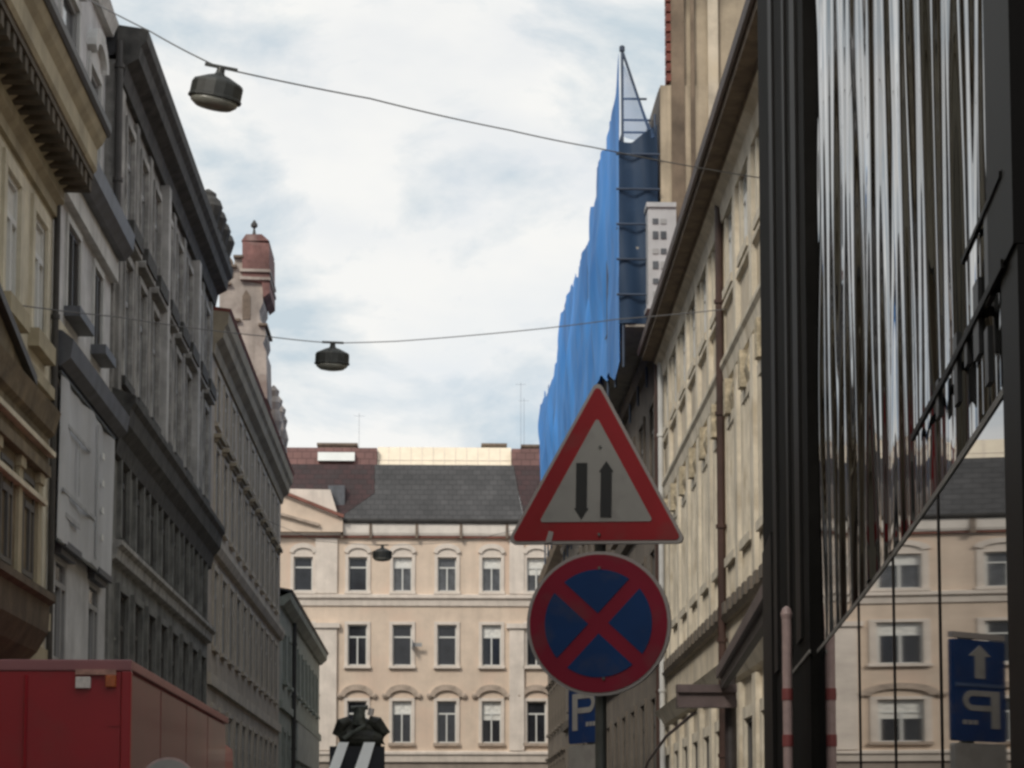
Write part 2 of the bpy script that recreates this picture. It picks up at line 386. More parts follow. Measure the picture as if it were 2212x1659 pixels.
# ------------------------------------------------------------------ ground, road, pavements
def strip(name, pts, z, h, m):
    mb = MB(); n = len(pts); mb.prism(pts, lambda a, b, c: (a, b, c), z, z+h)
    return solo(name, mb, M[m], None, None, kind='structure')
solo('ground', MB().add([(-700, -700, 0), (700, -700, 0), (700, 900, 0), (-700, 900, 0)], [(0, 1, 2, 3)]), M['ground'], None, None, kind='structure')
solo('road', MB().add([(-4.1, -60, .004), (.2, -60, .004), (1.9, 116, .004), (-4.1, 116, .004)], [(0, 1, 2, 3)]), M['asphalt'], None, None, kind='structure')
solo('cross_road', MB().add([(-60, 116.2, .008), (60, 116.2, .008), (60, 122.5, .008), (-60, 122.5, .008)], [(0, 1, 2, 3)]), M['asphalt'], None, None, kind='structure')
strip('pavement_left', [(-5.8, -60), (-4.3, -60), (-4.3, 115.5), (-5.8, 115.5)], .0, .12, 'paving')
strip('kerb_left', [(-4.3, -60), (-4.1, -60), (-4.1, 115.5), (-4.3, 115.5)], .0, .125, 'kerb')
strip('pavement_right', [(.4, -60), (6.5, -60), (6.5, 115.5), (2.1, 115.5)], .0, .12, 'paving')
strip('kerb_right', [(.2, -60), (.4, -60), (2.1, 115.5), (1.9, 115.5)], .0, .125, 'kerb')
strip('pavement_far', [(-60, 122.5), (60, 122.5), (60, 125), (-60, 125)], .0, .12, 'paving')

# ------------------------------------------------------------------ LEFT SIDE
FL = Fac((-5.8, 0, 0), (0, 1, 0), (1, 0, 0))
# --- ochre house with a heavy cornice and stone oriel
A = thing('ochre_house', 'ochre stucco house with deep bracketed cornice, at the near left edge', 'house', (-5.8, 28, 0))
aw = []
for k in range(12):
    u = 33.25-2.2*k
    aw.append((u, 8.85, 1.05, 1.75))
    if not 21.5 < u < 31.6: aw.append((u, 4.9, 1.05, 2.0))
part('wall', wall(FL, -24, 34.5, 0, 11.6, [hole(*w) for w in aw]), M['ochre'], A)
for i, w in enumerate(aw): window(FL, A, *w, rv=.07, gl='curtain' if (i < 3 or i % 3) and w[1] > 8 else 'glass', sur='ochre', st=.2, sd=.05, sill='ochre_trim', sl=(.2, .16, .26))
mb = MB(); FL.prof(mb, [(-.02, 10.95), (.07, 10.95), (.07, 11.12), (.16, 11.2), (.16, 11.36), (.24, 11.42), (.24, 11.56), (-.02, 11.56)], -24, 34.5)
part('frieze', mb, M['ochre_trim'], A)
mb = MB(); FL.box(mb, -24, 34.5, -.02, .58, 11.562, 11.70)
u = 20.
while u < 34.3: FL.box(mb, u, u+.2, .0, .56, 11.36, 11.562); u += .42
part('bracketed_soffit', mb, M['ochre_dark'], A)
mb = MB(); FL.prof(mb, [(-.02, 11.702), (.60, 11.66), (.64, 11.72), (.64, 12.02), (.72, 12.12), (.78, 12.24), (-.02, 12.24)], -24, 34.5)
part('cornice', mb, M['ochre_trim'], A)
mb = MB(); FL.prof(mb, [(-.2, 12.242), (.80, 12.242), (.84, 12.30), (.84, 12.42), (-.2, 12.5)], -24, 34.56)
part('gutter', mb, M['gutter'], A)
mb = MB(); FL.prof(mb, [(-.1, 12.505), (.6, 12.44), (-4.5, 15.6), (-7, 15.6), (-7, 12.505)], -24, 34.45)
part('roof', mb, M['slate'], A)
mb = MB(); FL.box(mb, -24, 34.5, -.01, .09, 8.15, 8.32); FL.box(mb, 31.6, 34.5, -.01, .06, 4.1, 4.4)
part('string_course', mb, M['ochre_trim'], A)
# oriel
mb = MB(); FL.prof(mb, [(-.01, 4.86), (.5, 4.86), (.5, 6.45), (-.01, 6.45)], 22.2, 30.8)
orl = part('oriel', mb, M['oriel'], A)
for u in (30.62, 29.2, 27.6, 26.2, 24.6, 23.2):
    mb = MB(); FL.box(mb, u-.13, u+.13, .49, .55, 4.95, 6.3); FL.box(mb, u-.17, u+.17, .49, .58, 6.302, 6.44); FL.box(mb, u-.17, u+.17, .49, .58, 4.865, 4.948)
    part('pilaster', mb, M['ochre_trim'], orl)
mb = MB(); FL.box(mb, 22, 30.9, .49, .60, 6.05, 6.12); FL.box(mb, 21.9, 31.0, .57, .68, 6.72, 6.79)
part('moulding', mb, M['ochre'], orl)
mb = MB(); FL.prof(mb, [(-.01, 6.452), (.62, 6.452), (.62, 6.60), (.58, 6.62), (.58, 6.98), (.66, 7.04), (.70, 7.2), (.74, 7.33), (-.01, 7.33)], 21.9, 31.02)
part('entablature', mb, M['oriel'], orl)
mb = MB()
mb.prism([(22.4, 7.335), (29.3, 7.335), (29.3, 7.4), (26.6, 8.0), (25.4, 8.0), (22.4, 7.4)], lambda a, b, c: FL.pt(a, c, b), -.01, .60)
part('pediment', mb, M['oriel'], orl)
mb = MB()
for a, b in (((29.4, 7.4), (26.6, 8.02)), ((26.6, 8.02), (25.4, 8.02)), ((25.4, 8.02), (22.3, 7.4))):
    mb.bar(FL.pt(a[0], .33, a[1]+.05), FL.pt(b[0], .33, b[1]+.05), .72, .12)
part('raking_cornice', mb, M['gutter'], orl)
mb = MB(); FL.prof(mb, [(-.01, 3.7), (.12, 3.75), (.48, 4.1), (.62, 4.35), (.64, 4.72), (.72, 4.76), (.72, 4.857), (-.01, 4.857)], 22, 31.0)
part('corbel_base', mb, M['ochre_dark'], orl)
for k, u in enumerate((29.95, 28.4, 26.9)):
    window(Fac((-5.8+.5, 0, 0), (0, 1, 0), (1, 0, 0)), A, u, 5.0, .8, 1.3, d=.16, fr='frame_dark', tr=.7)
pipe(FL, A, 34.42, .07, 0, 11.2, 'gutter', .05)

# --- pale grey house
B = thing('pale_grey_house', 'narrow pale grey house with a grey banner and blue-grey cornice', 'house', (-5.8, 37.7, 0))
bw = [(36.65, 9.95, 1.25, 1.38), (39.35, 9.95, .95, 1.38)]
bl = [(36.1, 4.35, 1.1, 1.6), (39.6, 4.35, 1.1, 1.6)]
ba = [(36.7, 13.3, 1.7, 2.0), (39.5, 13.3, 1.2, 1.6)]
FB = Fac((-5.85, 0, 0), (0, 1, 0), (1, 0, 0))
part('wall', wall(FB, 34.52, 41.0, 0, 11.95, [hole(*w) for w in bw+bl]), M['pale_grey'], B)
for w in bw: window(FB, B, *w, rv=.07, fr='frame_dark', gl='glass', tr=0, sur='pale_trim', st=.12, sd=.04, sill='zinc', sl=(.14, .26, .16))
for w in bl: window(FB, B, *w, rv=.07, fr='frame_grey', gl='glass_grey', tr=.75, hood='cornice', hm='zinc')
mb = MB(); FB.box(mb, 34.53, 40.98, -.02, .14, 11.55, 11.948)
part('frieze', mb, M['pale_trim'], B)
mb = MB(); FB.prof(mb, [(-.02, 11.95), (.26, 11.95), (.34, 12.05), (.40, 12.12), (.42, 12.42), (.3, 12.5), (-.5, 12.6)], 34.53, 40.98)
part('cornice', mb, M['zinc'], B)
FA2 = Fac((-6.0, 0, 0), (0, 1, 0), (1, 0, 0))
part('attic_wall', wall(FA2, 34.55, 40.96, 12.52, 16.1, [hole(*w) for w in ba], back=6), M['pale_grey'], B)
for w in ba: window(FA2, B, *w, rv=.07, fr='frame_grey', gl='glass', tr=.6, hood='arch', sur='pale_trim', hm='pale_trim')
mb = MB(); FA2.prof(mb, [(-.02, 16.102), (.12, 16.102), (.16, 16.22), (.22, 16.34), (-.02, 16.36)], 34.5, 41.0)
part('attic_cornice', mb, M['pale_trim'], B)
mb = MB(); FA2.prof(mb, [(-6, 16.362), (.2, 16.362), (-.3, 17.9), (-3, 18.9), (-6, 17.6)], 34.55, 40.96)
part('roof', mb, M['zinc'], B)
mb = MB(); FB.prof(mb, [(-.02, 8.72), (.2, 8.72), (.34, 8.84), (.38, 9.12), (.2, 9.26), (-.02, 9.3)], 34.54, 40.98)
part('string_course', mb, M['zinc'], B)
mb = MB(); FB.box(mb, 34.54, 40.97, -.02, .05, 9.302, 9.58)
part('band', mb, M['ochre'], B)
pipe(FB, B, 40.93, .1, 12.4, 16, 'gutter', .07)
# banner
mb = MB(); nu, nz = 40, 24; o0 = 0
def bp_(i, j, back=0):
    u = 34.75+(40.55-34.75)*i/nu; z = 6.12+2.5*j/nz
    return FB.pt(u, .16+.03*math.sin(u*2.1+z*.4)+.015*math.sin(u*5+1)-back, z+.02*math.sin(u*3)*(1-j/nz))
for bk in (0, .012):
    o0 = len(mb.v)
    for j in range(nz+1):
        for i in range(nu+1): mb.v.append(tuple(bp_(i, j, bk)))
    for j in range(nz):
        for i in range(nu): k = o0+j*(nu+1)+i; mb.f.append((k, k+1, k+nu+2, k+nu+1))
bn = thing('hanging_banner', 'large grey cloth banner with faint marks hanging on the pale grey house', 'banner', FB.pt(37.6, .16, 6.12))
part('cloth', mb, M['banner'], bn, smooth=True)
for k in range(4):
    mb = MB(); FB.box(mb, 38.95, 39.15, .2, .215, 8.02-.46*k, 8.13-.46*k)
    part('print', mb, M['banner_mark'], bn)
for ua, ub, za, zb in ((34.9, 38.2, 6.86, 6.92), (38.35, 38.45, 6.25, 8.5), (35.2, 36.6, 6.5, 6.58), (35.3, 37.6, 7.9, 7.96), (36.4, 36.46, 7.0, 7.85)):
    mb = MB(); FB.box(mb, ua, ub, .2, .212, za, zb); part('faint_print', mb, M['banner_faint'], bn)
mb = MB(); mb.bar(FB.pt(34.7, .16, 8.66), FB.pt(40.6, .16, 8.66), .04); mb.bar(FB.pt(34.7, .16, 6.1), FB.pt(40.6, .16, 6.1), .04)
part('rail', mb, M['galv'], bn)

# --- soot-black house
C = thing('soot_black_house', 'tall soot blackened stone house with dark jutting eaves and grey pilasters', 'house', (-5.8, 50, 0))
cw = []
for k in range(8):
    u = 42.55+2.1*k
    cw += [(u, 12.95, 1.0, 1.85, 0), (u, 10.05, 1.0, 2.25, 1), (u, 7.05, 1.05, 1.6, 2), (u, 4.2, 1.15, 1.9, 3)]
part('wall', wall(FL, 41.02, 58.8, 8.9, 15.7, [hole(*w[:4]) for w in cw if w[1] > 9], back=8), M['soot'], C)
part('lower_wall', wall(FL, 41.02, 58.8, 0, 8.896, [hole(*w[:4]) for w in cw if w[1] < 9], back=8), M['soot_low'], C)
for w in cw:
    r = w[4]
    window(FL, C, *w[:4], rv=.07, fr='frame_dark' if r > 1 else 'frame_grey', gl='glass', sur='soot_trim' if r < 2 else 'soot_low', st=.14, sd=.08,
           hood='ped' if r == 1 else None, hm='soot_trim', sill='soot_cornice', sl=(.2, .24 if r == 0 else .12, .3 if r == 0 else .16))
for k in range(9):
    u = 41.5+2.1*k; big = k in (3, 6)
    mb = MB(); FL.box(mb, u-.2, u+.2, -.01, .20 if big else .07, 9.7, 15.25)
    part('pilaster', mb, M['pale_stone' if big else 'soot'], C)
mb = MB(); FL.prof(mb, [(-.02, 15.3), (.1, 15.3), (.16, 15.6), (.38, 15.72), (.42, 15.95), (.52, 16.05), (.54, 16.27), (-.02, 16.35)], 41.04, 58.9)
part('eaves', mb, M['soot_cornice'], C)
mb = MB(); FL.prof(mb, [(.5, 16.28), (-.1, 16.36), (-4, 19), (-8, 17), (-8, 15.8), (-.1, 15.8)], 41.1, 58.75)
part('roof', mb, M['slate'], C)
mb = MB(); FL.prof(mb, [(-.02, 8.45), (.08, 8.5), (.14, 8.8), (.30, 9.0), (.34, 9.3), (.42, 9.4), (.42, 9.52), (-.02, 9.68)], 41.04, 58.85)
part('string_course', mb, M['soot_cornice'], C)
mb = MB(); FL.prof(mb, [(-.02, 6.55), (.12, 6.6), (.14, 6.78), (.22, 6.84), (.22, 6.92), (-.02, 6.96)], 41.04, 58.82)
part('sill_band', mb, M['soot_trim'], C)
for k in range(4):
    mb = MB(); c = FL.pt(54.6+1.1*k, .3, 16.22)
    mb.lathe([(.26, 0), (.24, .12), (.3, .3), (.36, .5), (.3, .66), (.2, .76), (.2, .84), (.04, .95)], c, 12)
    part('urn', mb, M['soot_cornice'], C, smooth=False)

# --- beige house
D = thing('beige_house', 'long beige stucco house with a red brick chimney gable', 'house', (-5.8, 72, 0))
dw = []
for k in range(11):
    u = 60.6+2.3*k
    dw += [(u, 12.5, .9, 1.3, 0), (u, 9.9, 1.0, 1.9, 1), (u, 6.6, 1.1, 2.0, 2), (u, 2.8, 1.2, 2.2, 3)]
part('wall', wall(FL, 58.82, 85.9, 0, 14.5, [hole(*w[:4]) for w in dw]), M['beige'], D)
for w in dw:
    r = w[4]
    window(FL, D, *w[:4], rv=.07, fr='frame_grey', gl='glass_grey' if r < 2 else 'glass', sur='beige_trim', st=.14, sd=.05, hood={1: 'cornice'}.get(r), hm='beige_soffit', sill='beige_trim', sl=(.1, .1, .1))
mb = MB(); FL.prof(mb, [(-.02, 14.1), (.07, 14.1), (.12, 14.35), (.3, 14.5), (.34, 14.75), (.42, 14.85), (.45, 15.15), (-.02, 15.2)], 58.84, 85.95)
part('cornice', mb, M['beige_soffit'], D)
mb = MB(); FL.prof(mb, [(.46, 15.16), (.5, 15.24), (-.1, 15.32), (-4, 18.2), (-7, 17), (-7, 14.6), (-.1, 14.6)], 58.86, 85.95)
part('roof', mb, M['tile_red'], D)
mb = MB(); FL.prof(mb, [(-.02, 8.95), (.12, 9.0), (.2, 9.2), (.2, 9.36), (-.02, 9.42)], 58.84, 85.93); FL.box(mb, 58.84, 85.92, -.01, .1, 5.55, 5.85)
part('string_course', mb, M['beige_trim'], D)
# chimney gable, facing the camera
y0 = 73.5
def bx(p0, p1, ya, yb, dep, m, name, parent, Y=y0, **k):
    a = at(p0, yb, Y); b = at(p1, ya, Y)
    return part(name, MB().box(a.x, b.x, Y, Y+dep, a.z, b.z), m, parent, **k)
a = at
poly = [(474, 860), (474, 616), (482, 602), (490, 598), (492, 578), (505, 572), (508, 556), (523, 550), (568, 550), (568, 655), (560, 672), (562, 692), (572, 706), (574, 726), (568, 742), (575, 760), (577, 860)]
mb = MB(); mb.prism(poly, lambda p, y, t: at(p, y, y0)+Vector((0, t, 0)), 0, 2.2)
gb = part('chimney_gable', mb, M['stack'], D)
mb = MB(); mb.prism([(492, 600), (492, 566), (498, 556), (504, 566), (504, 600)], lambda p, y, t: at(p, y, y0)+Vector((0, t, 0)), -.03, .02); part('niche', mb, M['chimney'], gb)
mb = MB(); mb.prism([(524, 690), (524, 640), (532, 626), (541, 640), (541, 690)], lambda p, y, t: at(p, y, y0)+Vector((0, t, 0)), -.03, .02)
part('niche', mb, M['chimney'], gb)
mb = MB(); mb.prism([(524, 606), (524, 523), (582, 527), (583, 634), (570, 644), (566, 612)], lambda p, y, t: at(p, y, y0)+Vector((0, t, 0)), -.12, 2.5)
part('brick_stack', mb, M['redbrick'], gb)
for ya, yb in ((583, 589), (600, 606)):
    mb = MB(); mb.prism([(519, yb), (519, ya), (585, ya+2), (585, yb+2)], lambda p, y, t: at(p, y, y0)+Vector((0, t, 0)), -.2, 2.58); part('stack_band', mb, M['stack'], gb)
for pa, pb, ya in ((471, 500, 612), (489, 512, 574), (505, 526, 553), (559, 578, 700), (470, 520, 690)):
    mb = MB(); mb.prism([(pa, ya+5), (pa, ya), (pb, ya), (pb, ya+5)], lambda p, y, t: at(p, y, y0)+Vector((0, t, 0)), -.16, 2.3); part('coping', mb, M['chimney'], gb)
for u in (77.6, 79.3, 81.0):
    c = FL.pt(u, .28, 15.2); mb = MB(); mb.lathe([(.26, 0), (.24, .2), (.3, .5), (.2, .9), (.26, 1.15), (.16, 1.35), (.2, 1.55), (.03, 1.75)], c, 10)
    part('roof_urn', mb, M['stack'], D)
mb = MB(); mb.prism([(522, 522), (532, 508), (566, 508), (582, 522)], lambda p, y, t: at(p, y, y0)+Vector((0, t, 0)), -.13, 2.4)
part('stack_cap', mb, M['redbrick'], gb)
c = at(549, 508, y0+.5); mb = MB(); mb.lathe([(.07, -.02), (.05, .1), (.03, .22), (.11, .28), (.11, .36), (.02, .5)], c, 10)
part('finial', mb, M['gutter'], gb)
for (u, dd, z, h, w) in ((76.5, -.6, 15.3, 1.9, .5), (79.2, -.2, 15.2, 2.3, .35), (81.6, -.15, 15.2, 1.6, .45)):
    mb = MB(); FL.box(mb, u, u+.6, dd-w, dd, z-.6, z+h); FL.box(mb, u-.05, u+.65, dd-w-.05, dd+.05, z+h+.002, z+h+.12)
    part('chimney', mb, M['chimney'], D)

# --- grey-green house
Eh = thing('grey_green_house', 'low grey green house with dark eaves before the pink building', 'house', (-5.8, 100, 0))
ew = []
for k in range(9): ew += [(88.5+3*k, 7.6, 1.1, 1.8), (88.5+3*k, 3.6, 1.1, 2.1)]
part('wall', wall(FL, 86.0, 115.5, 0, 10.5, [hole(*w) for w in ew]), M['green_grey'], Eh)
for w in ew: window(FL, Eh, *w, rv=.07, fr='frame_grey', gl='glass_grey', sur='green_grey', sill='green_grey')
mb = MB(); FL.prof(mb, [(-.02, 10.3), (.1, 10.3), (.36, 10.55), (.4, 10.8), (-.02, 10.9)], 86.02, 115.6)
part('eaves', mb, M['green_grey'], Eh)
mb = MB(); FL.prof(mb, [(.42, 10.802), (.46, 10.9), (-.1, 11.0), (-4, 13.6), (-7, 12.5), (-7, 10.6), (-.1, 10.6)], 86.02, 115.6)
part('roof', mb, M['slate'], Eh)
mb = MB(); FL.box(mb, 86.02, 115.55, -.01, .12, 6.5, 6.8)
part('string_course', mb, M['green_grey'], Eh)
mb = MB(); FL.box(mb, 96, 114, -.01, .1, 4.9, 6.498)
part('signboard', mb, M['green_panel'], Eh)
pipe(FL, Eh, 93, .12, 0, 10.3, 'gutter', .09)

# ------------------------------------------------------------------ PINK END BUILDING
P = thing('pink_building', 'pale pink stuccoed building with grey tiled roof closing the street', 'building', (0, 125, 0))
FE = Fac((0, 125, 0), (1, 0, 0), (0, -1, 0))
cols = [3.02-2.42*k for k in range(4)]+[-7.2, -9.7, -12.1, -14.5]+[5.45, 7.9, 10.3, 12.7, 15.1]
pw = []
for i, x in enumerate(cols):
    pw += [(x, 15.04, 1.03, 1.86, 0, i), (x, 11.0, 1.05, 2.22, 1, i), (x, 6.82, 1.05, 2.26, 2, i), (x, 2.2, 1.2, 2.6, 3, i)]
part('wall', wall(FE, -30, 30, 5.95, 17.95, [hole(*w[:4]) for w in pw if w[1] > 6], back=14, rev=.3), M['pink'], P)
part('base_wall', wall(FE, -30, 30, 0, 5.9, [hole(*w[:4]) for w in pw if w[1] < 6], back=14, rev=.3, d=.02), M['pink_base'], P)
for (x, z, w, h, r, i) in pw:
    bl_ = {(0, 1): .32, (0, 2): .3, (1, 0): .3, (2, 1): .3, (2, 0): .45, (0, 0): .3, (1, 3): .32, (2, 2): .3, (0, 8): .5}.get((r, i), 0)
    dark = (r, i) in ((0, 3), (1, 2), (1, 1), (0, 4))
    window(FE, P, x, z, w, h, d=.02 if r == 3 else 0, fr='frame_white', gl='glass' if dark else ('glass_grey' if r == 0 else 'glass'), tr=.70, cas=2, open_=dark, blind=bl_*(i % 2 == 0),
           sur='pink_trim', st=.17, sd=.07, hood={0: 'arch', 1: None, 2: 'curl', 3: None}[r], hm='pink_trim' if r == 0 else 'pink_orn', sill='pink_trim' if r != 2 else 'pink_orn', sl=(.2, .2, .16))
# open casement leaf and flag bracket by the second window
mb = MB(); mb.box(-1.25, -.75, 124.55, 124.6, 12.0, 12.2).box(-1.3, -1.24, 124.3, 124.9, 11.9, 12.35)
part('open_casement', mb, M['frame_grey'], P)
mb = MB(); FE.prof(mb, [(-.02, 14.2), (.1, 14.25), (.14, 14.55), (.28, 14.66), (.28, 14.82), (-.02, 14.9)], -30, 30)
part('string_course', mb, M['pink_trim'], P)
mb = MB(); FE.prof(mb, [(-.02, 5.75), (.16, 5.8), (.2, 6.1), (.3, 6.2), (.3, 6.32), (-.02, 6.4)], -30, 30)
part('string_course', mb, M['pink_trim'], P)
for x0, x1 in ((-6.55, -5.35), (3.98, 4.78)):
    mb = MB(); FE.box(mb, x0, x1, -.01, .2, 6.41, 13.0); FE.box(mb, x0-.15, x1+.15, -.01, .32, 13.02, 13.28); FE.box(mb, x0, x1, -.01, .14, 14.91, 17.9)
    part('pilaster', mb, M['pink_trim'], P)
mb = MB(); FE.box(mb, -30, 30, -.02, .2, 17.952, 18.06)
part('flashing', mb, M['rust_line'], P)
mb = MB(); FE.prof(mb, [(-.02, 18.062), (.24, 18.062), (.3, 18.2), (.34, 18.7), (-.02, 18.72)], -30, 30)
part('frieze', mb, M['pink_white'], P)
for x in (-5.1, -3.55, -1.05, 1.35, 3.85, 6.3):
    mb = MB(); FE.box(mb, x-.07, x+.07, .2, .38, 17.9, 18.72); part('frieze_block', mb, M['chimney'], P)
mb = MB(); FE.prof(mb, [(-.02, 18.722), (.45, 18.722), (.5, 18.85), (.5, 18.95), (-.02, 18.98)], -30, 30)
part('gutter', mb, M['gutter'], P)
def roofpoly(pts, m, name):     # (x, z) on the sloping roof plane starting 0.4 m in front of the facade
    mb = MB(); mb.prism(pts, lambda x, z, t: (x*(1+.007*max(0, z-19)), 124.65+max(0, z-18.9)*.85+t, z+.03*max(0, z-18.9)), 0, .3)
    return part(name, mb, m, P)
roofpoly([(-5.3, 18.97), (4.75, 18.97), (4.2, 22.3), (-3.35, 22.3), (-3.35, 20.5)], M['roof_grey'], 'roof')
roofpoly([(-30, 18.97), (-5.32, 18.97), (-3.37, 20.52), (-3.37, 22.3), (-30, 22.3)], M['roof_maroon'], 'roof')
roofpoly([(4.78, 18.97), (30, 18.97), (30, 22.3), (4.22, 22.3)], M['roof_maroon'], 'roof')
mb = MB(); mb.hexa([(-3.3, 127.75, 21.6), (4.2, 127.75, 21.6), (4.2, 130, 21.6), (-3.3, 130, 21.6), (-3.3, 128.9, 23.62), (4.2, 128.9, 23.62), (4.2, 130, 23.62), (-3.3, 130, 23.62)])
rw_ = part('ridge_panels', mb, M['cream_wall'], P)
mb = MB()
for k in range(1, 12): x = -3.3+.625*k; mb.bar((x, 127.75-.01, 21.6), (x, 128.9-.01, 23.62), .035, .03)
mb.bar((-3.3, 128.42, 22.8), (4.2, 128.42, 22.8), .03, .03)
part('seam', mb, M['pink_trim'], rw_)
for x0, x1 in ((-30, -3.32), (4.22, 30)):
    mb = MB(); mb.hexa([(x0, 127.7, 21.5), (x1, 127.7, 21.5), (x1, 133, 21.5), (x0, 133, 21.5), (x0, 128.2, 23.45), (x1, 128.2, 23.45), (x1, 133, 23.45), (x0, 133, 23.45)])
    part('upper_roof', mb, M['roof_rust'], P)
mb = MB(); mb.hexa([(-6.6, 127.6, 22.62), (-4.55, 127.6, 22.62), (-4.55, 127.9, 22.62), (-6.6, 127.9, 22.62), (-6.6, 127.75, 23.12), (-4.55, 127.75, 23.12), (-4.55, 128.2, 23.12), (-6.6, 128.2, 23.12)])
part('skylight', mb, M['skylight'], P)
mb = MB(); mb.box(-5.9, -5.0, 125.4, 126.6, 19.6, 20.9); part('dormer', mb, M['zinc'], P)
for x0, x1, z1 in ((-6.75, -4.45, 23.95), (2.55, 4.0, 23.98), (4.8, 6.0, 23.92), (-12, -10, 24), (9, 11, 24)):
    mb = MB(); mb.box(x0+.08, x1-.08, 129.6, 130.6, 22, z1-.14).box(x0, x1, 129.5, 130.7, z1-.138, z1)
    part('chimney', mb, M['chimney'], P)
for px, ya in ((1125, 825), (1132, 860), (776, 893)):
    b_ = at(px, ya, 130); mb = MB(); mb.tube([(b_.x, 130, 22.5), b_], .008, 6)
    mb.bar((b_.x-.3, 130, b_.z-.15), (b_.x+.3, 130, b_.z-.15), .01)
    part('antenna', mb, M['alu'], P)
# pediment of the left bay
mb = MB(); mb.prism([(-8.9, 18.98), (-5.35, 18.98), (-5.35, 19.25), (-5.75, 20.55), (-8.9, 20.6)], lambda x, z, t: (x, 124.7+t, z), 0, .6)
part('parapet', mb, M['pink_trim'], P)
mb = MB(); mb.prism([(-8.9, 18.2), (-5.05, 18.2), (-5.05, 18.9), (-8.9, 20.45)], lambda x, z, t: (x, 124.4+t, z), 0, .28)
part('pediment', mb, M['pink'], P)
mb = MB(); mb.bar((-9.0, 124.3, 20.62), (-5.0, 124.3, 19.02), .4, .16); part('pediment_flashing', mb, M['rust_line'], P)
mb = MB(); mb.bar((-9.0, 124.3, 19.3), (-6.3, 124.3, 18.55), .3, .14); part('pediment_moulding', mb, M['pink_orn'], P)

# ------------------------------------------------------------------ RIGHT SIDE
FR = Fac((4.43, 0, 0), (.022, 1, 0), (-1, .022, 0))
R1 = thing('yellow_house', 'weathered yellow stucco house with brown eaves right of the signs', 'house', (5.22, 40, 0))
rw = []
for k in range(10):
    u = 33.6+2.45*k
    rw += [(u, 11.65, 1.05, 1.35, 0), (u, 6.7, 1.1, 2.35, 1), (u, .9, 1.4, 2.75, 2)]
part('wall', wall(FR, 16, 56.75, 0, 13.5, [hole(*w[:4]) for w in rw], back=8), M['yellow'], R1)
for w in rw:
    r = w[4]
    window(FR, R1, *w[:4], rv=.07, fr='frame_white' if r < 2 else 'frame_dark', gl='glass_grey' if r < 2 else 'glass', sur='yellow_trim', st=.2, sd=.05, hood={0: None, 1: None, 2: None}[r], hm='yellow_trim', sill='yellow_trim', sl=(.24, .10, .16))
mb = MB()
for k in range(11):
    u = 32.4+2.45*k
    FR.box(mb, u-.2, u+.2, -.01, .09, 5.95, 9.85); FR.box(mb, u-.2, u+.2, -.01, .09, 10.45, 13.1); FR.box(mb, u-.25, u+.25, -.01, .1, .1, 4.3)
part('pilaster', mb, M['yellow_trim'], R1)
mb = MB(); FR.prof(mb, [(-.02, 13.0), (.08, 13.0), (.12, 13.3), (.26, 13.42), (-.02, 13.5)], 16, 56.75)
part('frieze', mb, M['yellow_trim'], R1)
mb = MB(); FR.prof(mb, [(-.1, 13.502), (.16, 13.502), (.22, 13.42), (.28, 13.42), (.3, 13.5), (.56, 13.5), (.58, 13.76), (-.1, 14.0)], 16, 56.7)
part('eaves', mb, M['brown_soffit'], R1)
mb = MB(); FR.prof(mb, [(.585, 13.62), (.65, 13.62), (.68, 13.74), (.65, 13.80), (.585, 13.80)], 16, 56.75)
part('gutter', mb, M['red_gutter'], R1)
mb = MB(); FR.prof(mb, [(.57, 13.80), (-.2, 14.02), (-4.5, 17.2), (-8, 16), (-8, 13.6), (-.2, 13.6)], 16, 56.6)
part('roof', mb, M['tile_red'], R1)
mb = MB(); FR.prof(mb, [(-.02, 9.9), (.05, 9.95), (.08, 10.2), (.13, 10.28), (.13, 10.36), (-.02, 10.4)], 16, 56.73)
FR.prof(mb, [(-.02, 11.32), (.08, 11.36), (.08, 11.44), (-.02, 11.48)], 16, 56.72)
FR.prof(mb, [(-.02, 4.35), (.12, 4.4), (.24, 4.62), (.3, 4.72), (-.02, 4.82)], 16, 56.72)
part('string_course', mb, M['yellow_trim'], R1)
mb = MB(); FR.prof(mb, [(-.02, 5.55), (.1, 5.55), (.16, 5.64), (-.02, 5.68)], 16, 56.72)
u = 30.
while u < 56.5: FR.box(mb, u, u+.42, .0, .14, 5.682, 5.9); u += .82
part('dentil_band', mb, M['brown_wall'], R1)
for k in range(10):
    u = 33.6+2.45*k; mb = MB()
    FR.prof(mb, [(-.01, 9.28), (.04, 9.28), (.1, 9.5), (.05, 9.75), (-.01, 9.75)], u-.7, u+.7)
    FR.box(mb, u-.16, u+.16, -.01, .16, 9.22, 9.85)
    part('stucco_relief', mb, M['yellow_relief'], R1)
mb = MB(); u = 31.
while u < 56.6:
    FR.box(mb, u, u+.07, -.01, .035, 5.95, 9.8); u += .306
part('fluting', mb, M['yellow_trim'], R1)
pipe(FR, R1, 42.0, .12, 0, 13.5, 'red_gutter', .075)
pipe(FR, R1, 56.2, .14, 0, 13.4, 'pale_trim', .07)
pipe(FR, R1, 56.66, .2, 0, 13.5, 'red_gutter', .06)

